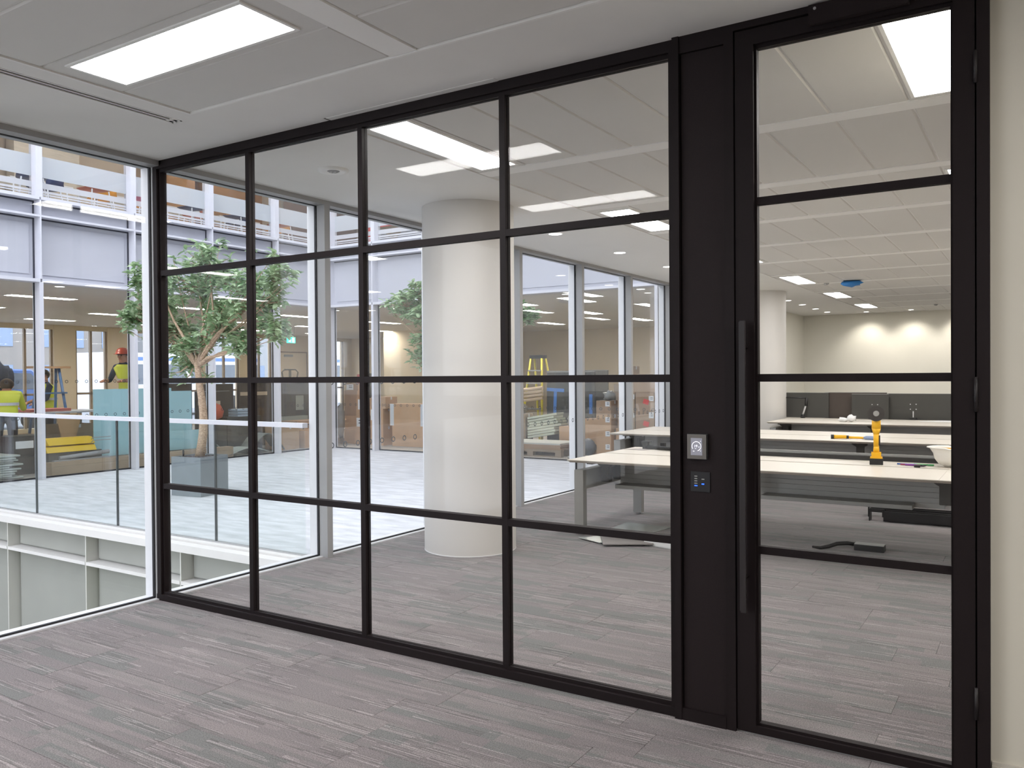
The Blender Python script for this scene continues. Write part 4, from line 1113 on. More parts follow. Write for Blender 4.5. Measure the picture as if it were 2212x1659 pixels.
t = root('monitor_arm', 'slim silver monitor arm with dark joints in front of the left dark screen', 'monitor arm', (1.60, 11.98, .731))
bm = NB(); cyl(bm, (1.60, 11.98, .731), (1.60, 11.98, .79), .04, .03); obj('base', bm, M_BPL, t)
bm = NB(); cyl(bm, (1.60, 11.98, .79), (1.66, 11.98, .98), .014); obj('lower_arm', bm, M_ALU, t)
bm = NB(); cyl(bm, (1.66, 11.98, .95), (1.67, 11.98, 1.10), .026); obj('joint', bm, M_BPL, t)
bm = NB(); cyl(bm, (1.68, 11.98, 1.09), (1.30, 11.98, 1.10), .011); obj('upper_arm', bm, M_BPL, t)
# pale panel behind the screens
bm = NB(); bx(bm, 4.03, 5.0, 14.6, 14.66, 0, 1.60)
tag(obj('leaning_board', bm, mat('board_blue_white', '#b9bfc4', .6), None, .003), 'pale bluish board standing upright behind the dark screens beside the door frame', 'board')

# things on the carpet
t = root('floor_power_box', 'black floor power box with a thick black cable, low in the door glass', 'power box', (3.97, 4.15, 0))
bm = NB(); bx(bm, 3.86, 4.10, 4.10, 4.21, .003, .055); obj('housing', bm, M_BPL, t, .004)
bm = NB(); bx(bm, 3.862, 4.098, 4.102, 4.206, .055, .060); obj('lid', bm, M_GREYM, t, .002)
bm = NB(); tube(bm, [(3.86, 4.15, .045), (3.80, 4.14, .05), (3.72, 4.10, .045), (3.66, 4.04, .025), (3.60, 4.00, .014), (3.53, 4.03, .012)], [.017, .018, .018, .017, .014, .010], 10); obj('cable', bm, M_BPL, t)
for i, (x0, y, wd) in enumerate(((3.67, 5.98, 'rear one of the pair'), (3.72, 5.72, 'front one of the pair'))):
    t = root('black_channel', 'long black metal channel on the carpet under the bench desk, ' + wd, 'metal channel', (4.5, y, 0), 0)
    bm = NB(); bx(bm, x0 + .14, 5.4, y, y + .012, .01, .11); bx(bm, x0 + .14, 5.4, y + .1, y + .112, .01, .11); bx(bm, x0 + .14, 5.4, y, y + .112, .005, .015); obj('channel', bm, M_BPL, t)
    bm = NB(); bx(bm, x0, x0 + .012, y, y + .11, 0, .13); bx(bm, x0 + .0121, x0 + .15, y, y + .012, .095, .13); bx(bm, x0, x0 + .15, y + .1, y + .112, .095, .13); obj('end_bracket', bm, M_BPL, t)
M_GT = mat('grey_floor_board', '#8f8a88', .6)
def sheet(name, pts, z0, th_, m, label, cat):
    bm = NB(); prism(bm, pts, 2, z0, z0 + th_); return tag(obj(name, bm, m, None, .001), label, cat)
sheet('glass_sheet', [(1.62, 3.62), (1.60, 4.34), (2.10, 4.30), (2.04, 3.9), (2.25, 3.75), (1.95, 3.4)], .001, .008, mat('pale_glass_sheet', '#b9beba', .12, spec=.9), 'glossy pale sheet lying flat on the carpet under the first bench desk', 'sheet')
sheet('glass_sheet', [(1.56, 3.34), (1.72, 3.55), (2.02, 3.42), (1.84, 3.22)], .010, .006, MATS['pale_glass_sheet'], 'smaller pale sheet beside the foot of the desk end frame', 'sheet')
sheet('grey_board', [(1.70, 3.51), (1.92, 3.12), (2.30, 3.36), (2.23, 3.66)], .018, .012, M_GT, 'grey board lying on the pale sheets on the carpet', 'board')
t = root('flat_carton', 'shallow open white carton on the carpet at the dark service panel edge', 'carton', (2.40, 3.50, 0))
bm = NB(); M2 = None
for a in ((2.22, 2.60, 3.36, 3.37), (2.22, 2.60, 3.66, 3.67), (2.22, 2.23, 3.37, 3.66), (2.59, 2.60, 3.37, 3.66)): bx(bm, *a, 0.03, .09)
bx(bm, 2.22, 2.60, 3.36, 3.67, .0305, .036)
bm.transform(Matrix.Translation(Vector((2.4, 3.5, 0))) @ Matrix.Rotation(R(-12), 4, 'Z') @ Matrix.Translation(Vector((-2.4, -3.5, -.03))))
obj('carton_tray', bm, M_WHITE, t)
bm = NB(); bx(bm, 2.36, 2.54, 3.44, 3.58, .04 - .03, .088 - .03); obj('inner_block', bm, M_WOOD, t)

# ================================================================== CARDBOARD AND CLUTTER IN THE WINGS
def carton(name, x0, y0, z0, lx, ly, lz, label, m=None, rz=0, tape=None, stickers=(), face='-y', group='cardboard boxes', cat='box'):
    """closed cardboard box; x0,y0 = centre. stickers: (u, v, w, h) on the front face as fractions"""
    t = root(name, label, cat, (x0, y0, z0), rz, group)
    m = m or M_CARD
    bm = NB(); bx(bm, -lx / 2, lx / 2, -ly / 2, ly / 2, 0, lz); obj('body', bm, m, t, .006, local=True)
    bm = NB(); bx(bm, -lx / 2 - .001, lx / 2 + .001, -.022, .022, lz - .06, lz + .0015); obj('tape', bm, M_TAPE, t, local=True)
    for (u, v, w_, h) in stickers:
        if face == '-y': a = (-lx / 2 + u * lx, -lx / 2 + (u + w_) * lx, -ly / 2 - .002, -ly / 2)
        else: a = (lx / 2, lx / 2 + .002, -ly / 2 + u * ly, -ly / 2 + (u + w_) * ly)
        bm = NB(); bx(bm, *a, v * lz, (v + h) * lz); lbl = obj('paper_label', bm, M_WHITE, t, local=True)
        bm = NB()
        for k in range(2):
            zz = (v + h * (.35 + .3 * k)) * lz; e = .0006
            if face == '-y': bx(bm, a[0] + (a[1] - a[0]) * .35, a[0] + (a[1] - a[0]) * .85, a[2] - e, a[2], zz, zz + h * lz * .12)
            else: bx(bm, a[1], a[1] + e, a[2] + (a[3] - a[2]) * .35, a[2] + (a[3] - a[2]) * .85, zz, zz + h * lz * .12)
        obj('print_marks', bm, MATS.get('mark_grey') or mat('mark_grey', '#55575c', .8), lbl, local=True)
    if tape:
        for u in tape:
            bm = NB(); bx(bm, -lx / 2 + u * lx, -lx / 2 + (u + .06) * lx, -ly / 2 - .0015, -ly / 2, .0, lz); obj('front_tape', bm, M_TAPE, t, local=True)
    return t
W1 = mat('warm_card', '#c19c78', .85, noise=.05, scale=6)
g = 'boxes stacked in the left part of the end wing'
# left cluster of the end wing (seen left of the column)
carton('cardboard_box', -8.15, 10.75, 0, .40, .45, .33, 'bottom cardboard box of the tall stack beside the crumpled wrapping', W1, group=g)
carton('cardboard_box', -8.15, 10.75, .33, .38, .42, .31, 'second box up in the tall stack beside the crumpled wrapping', W1, group=g)
carton('cardboard_box', -8.15, 10.75, .64, .40, .42, .58, 'tall third box in the stack beside the crumpled wrapping', M_CARD2, group=g)
carton('cardboard_box', -8.13, 10.75, 1.22, .36, .36, .16, 'small top box with a white label beside the crumpled wrapping', M_CARD2, group=g, stickers=((0.0, .1, .6, .8),))
carton('cardboard_box', -7.72, 10.70, 0, .40, .45, .34, 'bottom box of the second stack, half behind the mullion', W1, group=g)
carton('cardboard_box', -7.72, 10.70, .34, .42, .45, .32, 'box with a square white label in the second stack', W1, group=g, stickers=((.04, .2, .42, .62),))
carton('cardboard_box', -7.70, 10.70, .66, .44, .45, .38, 'upper box with loose papers taped on in the second stack', W1, group=g, stickers=((.12, .35, .4, .6), (.3, .08, .3, .4)))
carton('cardboard_box', -7.28, 10.65, 0, .36, .40, .42, 'box with a white paper at its corner, right of the mullion at the bottom', W1, group=g, stickers=((.1, .0, .5, .92),))
carton('cardboard_box', -7.28, 10.65, .42, .36, .40, .40, 'middle box with two white papers right of the mullion', W1, group=g, stickers=((.0, .35, .3, .6), (.4, .3, .4, .65)))
carton('cardboard_box', -7.26, 10.68, .82, .42, .40, .26, 'top plain box right of the mullion', M_CARD, group=g)
carton('long_box', -6.05, 10.75, 0, 1.65, .5, .45, 'long low cardboard box on the floor behind the ring decals', W1, group='long boxes by the column')
carton('long_box', -6.10, 10.78, .45, 1.75, .5, .48, 'long cardboard box on top with two pale tape strips', W1, tape=(.01, .5), group='long boxes by the column')
carton('cardboard_box', -6.05, 11.5, .0, .8, .5, 1.22, 'tall slatted looking brown box behind the long boxes', M_CARDD, group=g)
bm = NB(); bx(bm, -9.25, -8.9, 7.2, 7.68, 0, .66); tag(obj('dark_storage_box', bm, M_FELT, None, .01), 'dark storage box carrying the orange red bag', 'box')
t = root('microwave', 'small grey microwave standing on the boxes behind the long cartons', 'appliance', (-5.85, 11.35, 1.22))
bm = NB(); bx(bm, -6.1, -5.6, 11.3, 11.65, 1.22, 1.48); obj('case', bm, mat('appliance_cream', '#c9c4b4', .5), t, .01)
bm = NB(); bx(bm, -6.06, -5.76, 11.285, 11.3, 1.26, 1.44); obj('door_window', bm, M_BPL, t, .004)
bm = NB(); lump(bm, (-8.56, 10.55, .52), .17, 13, .7, .9, 2.2, .45, 3); tag(obj('plastic_wrapping', bm, mat('wrapping', '#b0aaa0', .35)), 'crumpled translucent wrapping heaped left of the tall box stack', 'wrapping')
carton('cardboard_box', -8.55, 10.6, 0, .3, .3, .12, 'flat box under the crumpled wrapping', M_CARDD, group=g)
t = root('fire_alarm_point', 'small red box on the beige wall above the tall box stack', 'alarm', (-9.4, 12.2, 1.3))
bm = NB(); bx(bm, -9.50, -9.38, 12.2, 12.26, 1.36, 1.60); obj('red_case', bm, mat('alarm_red', '#c05a55', .5), t, .006)
bm = NB(); bx(bm, -9.46, -9.42, 12.195, 12.2, 1.44, 1.50); obj('label_plate', bm, M_WHITE, t)
bm = NB(); bx(bm, -9.55, -9.33, 12.26, 12.5, 0, 1.68); obj('stand_post', bm, M_BEIGE, t)
t = root('office_chair_stack', 'grey upholstered chair backs behind the tall box stack', 'chair', (-8.9, 12.0, 0))
bm = NB(); bx(bm, -9.1, -8.75, 12.0, 12.1, .95, 1.62); obj('backrest', bm, M_FELT2, t, .04, seg=3)
bm = NB(); bx(bm, -9.1, -8.75, 11.9, 12.4, .80, .9); obj('seat', bm, M_FELT2, t, .03, seg=2)
bm = NB(); cyl(bm, (-8.92, 12.15, .05), (-8.92, 12.15, .80), .03); obj('column', bm, M_BPL, t)
bm = NB(); 
for k in range(5): cyl(bm, (-8.92, 12.15, .07), (-8.92 + .3 * math.cos(k * 1.257), 12.15 + .3 * math.sin(k * 1.257), .03), .02)
obj('star_base', bm, M_BPL, t)
# right cluster of the end wing
g = 'boxes by the end wing corner'
xs_ = -1.60
carton('cardboard_box', xs_, 10.5, 0, .30, .35, .28, 'bottom box of the narrow stack with white labels, right of the dark screens', W1, group=g, stickers=((.62, .55, .3, .35),))
carton('cardboard_box', xs_, 10.5, .28, .30, .35, .24, 'second box of the narrow white labelled stack', W1, group=g, stickers=((.62, .5, .3, .4),))
carton('cardboard_box', xs_, 10.5, .52, .30, .35, .28, 'third box of the narrow white labelled stack', W1, group=g, stickers=((.62, .5, .3, .35),))
carton('cardboard_box', xs_, 10.5, .80, .30, .35, .26, 'top box of the narrow white labelled stack', M_CARD2, group=g, stickers=((.62, .6, .3, .35),))
bm = NB(); lump(bm, (xs_ + .03, 10.5, 1.14), .10, 21, 1.0, 1, .8, .5, 2); tag(obj('foil_bundle', bm, mat('foil_grey', '#8f908d', .35, metal=.3)), 'crumpled silver and black bundle on top of the narrow labelled stack', 'bundle')
carton('cardboard_box', -1.22, 10.65, 0, .38, .4, .55, 'large box at the foot of the right stack', W1, group=g)
carton('cardboard_box', -1.20, 10.65, .55, .34, .4, .36, 'red marked box in the right stack, lower one', M_CARD2, group=g, stickers=((.72, .55, .26, .25),))
carton('cardboard_box', -1.20, 10.65, .91, .34, .4, .30, 'red marked box in the right stack, upper one', M_CARD2, group=g, stickers=((.72, .6, .26, .3),))
carton('cardboard_box', -.83, 10.65, 0, .36, .4, .55, 'plain box at the foot of the last stack', W1, group=g)
carton('cardboard_box', -.83, 10.65, .55, .36, .4, .36, 'red sprayed box in the last stack, lower one', M_CARD2, group=g, stickers=((.72, .55, .26, .3),))
carton('cardboard_box', -.83, 10.65, .91, .36, .4, .30, 'red sprayed box in the last stack, upper one', M_CARD2, group=g, stickers=((.72, .5, .26, .3),))
carton('cardboard_box', -.80, 10.75, 1.21, .62, .4, .34, 'wide box lying on top of the last two stacks', M_CARD2, group=g)
carton('cardboard_box', -1.45, 11.10, 0, .42, .4, 1.36, 'tall dull box standing behind the narrow labelled stack', M_CARDD, group=g)
carton('cardboard_box', -1.42, 11.10, 1.36, .28, .3, .34, 'small open topped box highest of the pile', M_CARD2, group=g)
carton('cardboard_box', -.42, 10.75, 0, .40, .4, .95, 'tall box next to the courtyard corner', M_CARDD, group=g)
carton('cardboard_box', -1.98, 10.75, .0, .38, .45, .34, 'low wide box with a dark strap behind the window post', W1, group=g)
carton('cardboard_box', -1.99, 10.75, .34, .36, .42, .36, 'box on the low wide box behind the window post', W1, group=g)
bm = NB()
for x in (-1.08, -.72):
    for z in (.60, 1.0): bx(bm, x - .14, x - .03, 10.445, 10.448, z, z + .09, rot=RY(.3))
tag(obj('red_spray_marks', bm, mat('spray_red', '#e2574f', .7), kind='stuff'), 'bright red sprayed patches on the brown boxes', 'paint marks')
g2 = 'boxes on the floor by the dark screens'
carton('cardboard_box', -2.6, 11.05, 0, .48, .4, .52, 'open box on the floor in front of the dark screens, left one', W1, group=g2)
carton('cardboard_box', -2.15, 10.15, .0, .34, .3, .58, 'upright box on the floor in front of the dark screens', M_CARD, group=g2) if False else None
# felt screens with a blue tape cross
for i, (x0, x1, y, z1, mm, lb_) in enumerate(((-3.55, -2.75, 11.6, 1.62, M_FELT2, 'tall grey felt screen leaning in the end wing, left of the blue cross'), (-3.45, -2.35, 11.45, 1.60, M_FELT, 'dark felt screen with a cross of blue tape'), (-3.0, -2.2, 11.75, 1.63, M_FELT2, 'grey felt screen standing behind the one with the blue cross'))):
    t = root('felt_screen', lb_, 'screen', ((x0 + x1) / 2, y, 0), 0, 'felt screens stored in the end wing')
    bm = NB(); bx(bm, x0, x1, y, y + .04, .0, z1); obj('felt_panel', bm, mm, t, .005)
    bm = NB(); bx(bm, x0, x1, y - .003, y + .043, z1, z1 + .012); obj('edge_trim', bm, M_GREYM, t)
    if i == 1:
        bm = NB(); bx(bm, -3.46, -3.05, y - .008, y - .001, 1.20, 1.27, rot=RY(.06)); bx(bm, -3.30, -3.23, y - .007, y, .70, 1.24, rot=RY(.04)); obj('blue_tape_cross', bm, M_BLUE, t)
        bm = NB(); bx(bm, -2.47, -2.40, y - .007, y, .75, 1.15); obj('blue_tape_strip', bm, M_BLUE, t)
# yellow stepladder
t = root('step_ladder', 'yellow stepladder with a black cap in the end wing beside the dark screens', 'ladder', (-3.85, 11.75, 0))
bm = NB(); bx(bm, -3.97, -3.66, 11.60, 11.80, 1.90, 1.97); obj('cap', bm, M_BPL, t, .008)
for x, x2 in ((-3.95, -4.10), (-3.68, -3.53)):
    bm = NB(); tube(bm, [(x, 11.62, 1.90), (x2, 11.35, 0)], .024, 6); obj('leg', bm, mat('ladder_yellow', '#dccb3c', .5), t)
    bm = NB(); tube(bm, [(x, 11.78, 1.90), (x2 + .02, 12.2, 0)], .022, 6); obj('leg', bm, MATS['ladder_yellow'], t)
for k in range(6):
    z = .28 + k * .27; q = 1 - z / 1.9
    bm = NB(); bx(bm, -3.95 - .15 * q, -3.68 + .15 * q, 11.60 - .27 * q - .03, 11.60 - .27 * q + .04, z, z + .025); obj('tread', bm, M_ALUG, t)
# pallet with boards
t = root('pallet', 'wooden pallet on the floor behind the end facade glass', 'pallet', (-3.0, 10.3, 0))
for k in range(5): box('top_board', -3.65, -2.3, 9.95 + k * .17, 10.07 + k * .17, .115, .137, M_CARDD, t, .002)
for k in range(3):
    box('stringer', -3.65, -2.3, 9.95 + k * .34, 10.05 + k * .34, .095, .115, M_CARDD, t)
    for j in range(3): box('block', -3.65 + j * .61, -3.52 + j * .61, 9.95 + k * .34, 10.05 + k * .34, .02, .095, M_CARDD, t)
    box('bottom_board', -3.65, -2.3, 9.95 + k * .34, 10.05 + k * .34, 0, .02, M_CARDD, t)
M_PB = mat('plaster_board', '#c9c7bd', .7)
for k in range(4):
    bm = NB(); bx(bm, -3.62 + .02 * k, -2.32 - .015 * (k % 2), 9.98, 10.75, .137 + k * .03, .165 + k * .03); 
    tag(obj('board_sheet', bm, M_CARD2 if k < 3 else M_PB, None, .003), 'flat board sheet in the pile on the pallet, %s' % ('lowest', 'second up', 'third up', 'pale topmost one')[k], 'board')
rnd = random.Random(4)
for k in range(8):
    z = .30 + k * .055
    bm = NB(); bx(bm, -3.58, -2.90 + rnd.uniform(-.05, .1), 10.85, 11.2, z, z + .045, rot=RY(-.16) @ RZ(rnd.uniform(-.1, .1)), piv=(-3.3, 11.02, z))
    tag(obj('pale_slat_bundle', bm, mat('pale_green_board', '#c8cab4', .7), None, .003), 'pale greenish board in the slanting heap behind the pallet, ' + ('lowest', 'second up', 'third up', 'fourth up', 'fifth up', 'sixth up', 'seventh up', 'topmost')[k], 'board', 'slanting heap of pale boards')
for k in range(4):
    bm = NB(); tube(bm, [(-3.98, 11.0, 1.01 + k * .075), (-3.6, 11.0, 1.04 + k * .072), (-3.3, 11.0, 1.08 + k * .070)], .033, 8)
    tag(obj('rolled_paper', bm, mat('kraft_roll', '#cbb294', .8)), 'long pale roll below the yellow stepladder, %s of four' % ('lowest', 'second', 'third', 'topmost')[k], 'roll', 'rolls below the stepladder')
bm = NB(); lump(bm, (-3.84, 11.0, .865), .145, 31, 1.2, .8, .6, .35, 3); tag(obj('plastic_sack', bm, mat('sack', '#b3a999', .4)), 'crumpled clear plastic sack under the pale rolls', 'sack')
carton('cardboard_box', -3.86, 11.0, .0, .46, .3, .75, 'brown box carrying the plastic sack under the pale rolls', M_CARDD, group=g2)
bm = NB(); lump(bm, (-2.6, 11.05, .63), .13, 33, 1, 1, .9, .3, 3); tag(obj('plastic_sack', bm, mat('sack_pale', '#b7b4aa', .4)), 'round pale wrapped bundle on the floor boxes by the dark screens', 'sack')
bm = NB(); lump(bm, (-2.0, 10.33, .18), .2, 35, 1.2, .7, .75, .15, 3); tag(obj('bin_liner_bag', bm, mat('bag_grey', '#55565c', .5)), 'rounded dark grey rubbish bag on the floor by the window post', 'bag')
for k in range(5):
    bm = NB(); cyl(bm, (-2.1, 9.85 + k * .06, .03 + .0 * k), (-.5, 9.95 + k * .06, .03), .022, n=8)
    tag(obj('timber_pole', bm, M_WOOD if k % 2 else M_PB), 'long thin pole on the end wing floor, %s from the facade glass' % ('first', 'second', 'third', 'fourth', 'fifth')[k], 'pole', 'poles on the end wing floor')

# ---- opposite wing, left part
g3 = 'pale panels stacked on the floor of the opposite wing'
rnd = random.Random(8)
M_PP = mat('pale_panel', '#aeb4ac', .55)
LV_ = ('lowest', 'second up', 'third up', 'fourth up', 'fifth up', 'sixth up', 'seventh up', 'eighth up', 'ninth up', 'tenth up', 'topmost')
for k in range(11):
    z = .012 + k * .033
    bm = NB(); bx(bm, -8.9, -8.12 + rnd.uniform(-.04, .04), 2.1, 3.15 + rnd.uniform(-.12, .10), z, z + .026, rot=RZ(rnd.uniform(-.08, .08)))
    o = obj('panel_strip', bm, M_PP, None, .003); tag(o, 'pale grey panel in the loose floor stack by the red crates, ' + LV_[k], 'panel', g3)
t = root('red_crate', 'red plastic crate stack with cut-outs behind the glass at the left edge', 'crate', (-9.2, 2.95, 0))
for k in range(3):
    z = .0 + k * .33
    bm = NB()
    for a in ((-9.5, -8.95, 2.70, 2.72), (-9.5, -8.95, 3.18, 3.20), (-9.5, -9.48, 2.72, 3.18), (-8.97, -8.95, 2.72, 3.18)): bx(bm, *a, z + .005, z + .31)
    bx(bm, -9.5, -8.95, 2.7, 3.2, z + .005, z + .02); bx(bm, -9.52, -8.93, 2.68, 3.22, z + .28, z + .31)
    o = obj('crate_box', bm, M_RED, t, .004)
    bm = NB(); bx(bm, -8.95, -8.945, 2.76, 2.88, z + .08, z + .20); bx(bm, -8.95, -8.945, 3.0, 3.12, z + .1, z + .16); obj('pale_label', bm, M_CARD, o)
t = root('black_case', 'black equipment case with a pale label beside the red crates', 'case', (-8.8, 3.5, 0))
bm = NB(); bx(bm, -9.1, -8.66, 3.27, 3.85, .30, .62); obj('case_body', bm, M_BPL, t, .03, seg=2)
bm = NB(); bx(bm, -8.66, -8.655, 3.38, 3.66, .42, .54); obj('label_plate', bm, M_WHITE, t)
bm = NB(); bx(bm, -9.15, -8.63, 3.22, 3.9, .0, .28); obj('lower_case', bm, M_BPL, t, .02)
M_SK = mat('skirting_board', '#a68f74', .7, noise=.04, scale=3)
t = root('long_flat_carton', 'very long flat brown carton along the inside of the opposite glass', 'box', (-8.2, 5.4, 0))
bm = NB(); bx(bm, -8.24, -8.05, 3.62, 7.15, 0, .135); obj('lower_carton', bm, M_SK, t, .004)
bm = NB(); bx(bm, -8.24, -8.05, 3.62, 7.15, .138, .20); obj('upper_carton', bm, M_SK, t, .004)
t = root('grey_channel_pile', 'grey metal channels lying on the long flat carton', 'metal channel', (-8.3, 4.2, .2))
bm = NB(); bx(bm, -8.6, -8.28, 3.7, 4.6, .0, .34); obj('base_block', bm, M_FELT2, t, .01)
bm = NB(); cyl(bm, (-8.24, 3.85, .25), (-8.24, 4.7, .30), .035, n=10); bx(bm, -8.35, -8.2, 3.75, 4.7, .201, .22); obj('pale_tube', bm, M_ALUG, t)
t = root('yellow_panel_pack', 'bright yellow folded panels stacked beside the aqua glass sheet', 'panel', (-8.4, 4.2, .34))
bm = NB(); prism(bm, [(-8.62, .342), (-8.24, .342), (-8.30, .43), (-8.56, .45)], 1, 3.66, 4.49); obj('lower_panel', bm, M_YEL, t, .004)
bm = NB(); prism(bm, [(-8.58, .455), (-8.30, .455), (-8.40, .56), (-8.52, .57)], 1, 3.72, 4.50); obj('upper_panel', bm, M_YEL, t, .004)
for z in (.47, .52):
    bm = NB(); tube(bm, [(-8.28, 4.42, z), (-8.26, 4.44, z + .03), (-8.26, 4.75, z + .03)], .008, 6); obj('steel_hook', bm, M_GREYM, t)
t = root('aqua_glass_sheet', 'large pale aqua glass sheets leaning inside the opposite facade', 'glass sheet', (-8.3, 5.6, .2))
bm = NB(); vs = bx(bm, -8.36, -8.34, 4.50, 6.0, .205, 1.36); obj('sheet', bm, M_AQUA, t, .002)
bm = NB(); bx(bm, -8.40, -8.38, 5.2, 6.46, .205, 1.30); obj('sheet', bm, M_AQUA, t, .002)
bm = NB(); bx(bm, -8.33, -8.31, 5.6, 6.75, .205, .56); obj('low_sheet', bm, M_AQUA, t, .002)
# cardboard offcut, table with red board, trestles
t = root('cardboard_wedge', 'upright pale cardboard offcut wider at its top, behind the yellow panels', 'cardboard', (-9.0, 4.45, 0))
bm = NB(); prism(bm, [(4.35, .35), (4.52, .35), (4.68, .93), (4.22, .95)], 0, -9.02, -9.0); bx(bm, -9.06, -9.02, 4.36, 4.52, 0, .35); obj('sheet', bm, W1, t)
t = root('work_table', 'work table with brown boxes beneath, behind the left facade panes', 'table', (-10.2, 3.6, 0))
bm = NB(); bx(bm, -10.6, -9.7, 2.4, 5.6, .92, .95); obj('tabletop', bm, M_ALU, t, .004)
for x in (-10.5, -9.8):
    for y in (2.5, 5.5):
        bm = NB(); bx(bm, x - .03, x + .03, y - .03, y + .03, 0, .92); obj('leg', bm, M_GREYM, t)
bm = NB(); bx(bm, -10.4, -9.9, 4.2, 5.0, .951, 1.0, rot=RZ(.1)); tag(obj('red_board', bm, mat('red_board', '#b56a5f', .6), None, .003), 'flat dull red board lying on the work table', 'board')
carton('cardboard_box', -10.1, 2.9, .0, .6, .6, .6, 'brown box under the work table at the left edge', M_CARD2, group='boxes under the work table')
carton('cardboard_box', -10.1, 4.1, .0, .6, .7, .55, 'brown box under the middle of the work table', M_CARD, group='boxes under the work table')
carton('cardboard_box', -10.1, 5.1, .0, .6, .6, .7, 'darker box under the work table by the aqua sheets', M_CARDD, group='boxes under the work table')
def trestle(x, y, label):
    t = root('blue_step_ladder', label, 'ladder', (x, y, 0))
    mb = mat('trestle_blue', '#4a6f9c', .5)
    for dy in (-.28, .28):
        for dx, ex_ in ((-.05, -.35), (.05, .35)):
            bm = NB(); tube(bm, [(x + dx, y + dy * .6, 1.75), (x + ex_, y + dy, 0)], .03, 6); obj('leg', bm, mb, t)
    for z in (.45, .85, 1.25):
        bm = NB(); bx(bm, x + .05 + .3 * (1 - z / 1.75) - .05, x + .05 + .3 * (1 - z / 1.75) + .05, y - .26, y + .26, z, z + .03); obj('tread', bm, mb, t)
    bm = NB(); bx(bm, x - .14, x + .14, y - .36, y + .36, 1.75, 1.79); obj('top_plank', bm, W1, t, .003)
trestle(-11.2, 5.3, 'blue stepladder with an orange timber top, behind the work table')
trestle(-11.6, 3.3, 'second blue stepladder with a timber top, nearer the left picture edge side')
# right part of the opposite wing: dark screens, monitors boxes, felt shells
gs = 'dark screens stored in the opposite wing'
for i, (y0, y1, x, z1) in enumerate(((6.55, 7.3, -9.5, 1.42), (7.35, 8.2, -9.3, 1.25), (7.6, 8.5, -9.7, 1.40), (8.55, 9.6, -9.6, 1.42), (9.7, 10.9, -9.8, 1.40), (10.6, 11.8, -10.1, 1.34))):
    if i == 1: x = -9.45
    t = root('dark_screen', 'dark felt screen standing in the opposite wing, ' + ('beside the tree trunk', 'with papers in front of it', 'behind the one with papers', 'wide one left of the last post', 'with a pale leaflet taped to it', 'last one by the window corner')[i], 'screen', (x, (y0 + y1) / 2, 0), 0, gs)
    bm = NB(); bx(bm, x - .04, x, y0, y1, 0, z1); obj('felt_panel', bm, M_FELT2 if i in (4, 5) else mat('felt_brownish', '#544c46', .95, noise=.1, scale=50), t, .005)
    bm = NB(); bx(bm, x - .045, x + .005, y0, y1, z1, z1 + .01); obj('edge_trim', bm, M_GREYM, t)
    if i in (1, 3):
        bm = NB(); bx(bm, x, x + .012, y0 + .05, y1 - .25, z1 - .28, z1 - .20); obj('paper_strip', bm, mat('cream_strip', '#cdb9a0', .8), t)
    if i == 4:
        bm = NB(); bx(bm, x, x + .004, y0 + .7, y0 + .95, .75, 1.1); obj('leaflet', bm, M_PP, t)
        bm = NB(); bx(bm, x + .001, x + .2, y0 + .1, y0 + .9, .0, .62); obj('pale_block', bm, M_PP, t, .004)
    if i == 0:
        for k in range(4):
            bm = NB(); bx(bm, x, x + .2, y0 + .0, y0 + .6, .92 + k * .09, 1.0 + k * .09); obj('folder', bm, M_BPL, t, .02)
t = root('work_light', 'tubular dark handle frame standing on the felt screens under the exit sign', 'frame', (-10.0, 10.3, 1.42))
bm = NB(); tube(bm, [(-9.82, 10.05, 1.41), (-9.82, 10.0, 1.66), (-9.82, 10.08, 1.72), (-9.82, 10.42, 1.72), (-9.82, 10.5, 1.66), (-9.82, 10.45, 1.41)], .018, 8); obj('loop', bm, mat('tube_olive', '#6b6145', .6), t)
bm = NB(); bx(bm, -9.83, -9.81, 10.22, 10.28, 1.41, 1.71); obj('upright', bm, MATS['tube_olive'], t)
for k in range(3):
    bm = NB(); bx(bm, -9.25, -8.95, 8.0, 8.5, .72 + k * .055, .765 + k * .055); tag(obj('document_tray', bm, mat('tray_blue_white', '#a9b9c6', .5), None, .006), 'pale blue white tray in the small pile on the shelf, %s' % ('bottom', 'middle', 'top')[k], 'tray')
bm = NB(); bx(bm, -9.28, -8.90, 7.7, 8.6, 0, .72); tag(obj('low_cabinet', bm, M_FELT, None, .01), 'low dark cabinet carrying the pale trays', 'cabinet')
def felt_shell(x, y, a, label, s=1.0, m=None, rz=0):
    t = root('acoustic_shell', label, 'panel', (x, y, 0), rz)
    bm = NB(); pts = []
    for k in range(13):
        q = k / 12; pts.append((-.45 * s + .9 * s * q, .012 + a * math.sin(PI * q) + .02))
    prism(bm, pts + [(u, v - .02) for u, v in pts[::-1]], 0, -.2, .2)
    obj('curved_felt', bm, m or M_PP, t, local=True)
felt_shell(-8.75, 6.95, .28, 'grey curved panel humped on the floor behind the tree planter', .9)
felt_shell(-8.40, 8.15, .36, 'tall grey curved panel with a dark hollow, left of the crate corner', 1.0, mat('shell_dark', '#777a75', .8))
felt_shell(-8.25, 7.55, .12, 'flat grey curved panel on the floor nearest the glass', 1.1)
carton('open_carton', -8.5, 8.80, .0, .5, .5, .50, 'open carton with pale inserts behind the facade post', W1, group='cartons along the opposite glass')
carton('open_carton', -8.45, 9.5, .0, .5, .7, .38, 'low carton with cables by the last post of the opposite facade', W1, group='cartons along the opposite glass')
carton('open_carton', -9.05, 9.9, .0, .5, .8, .55, 'taller carton behind the low one with cables', M_CARD, group='cartons along the opposite glass')
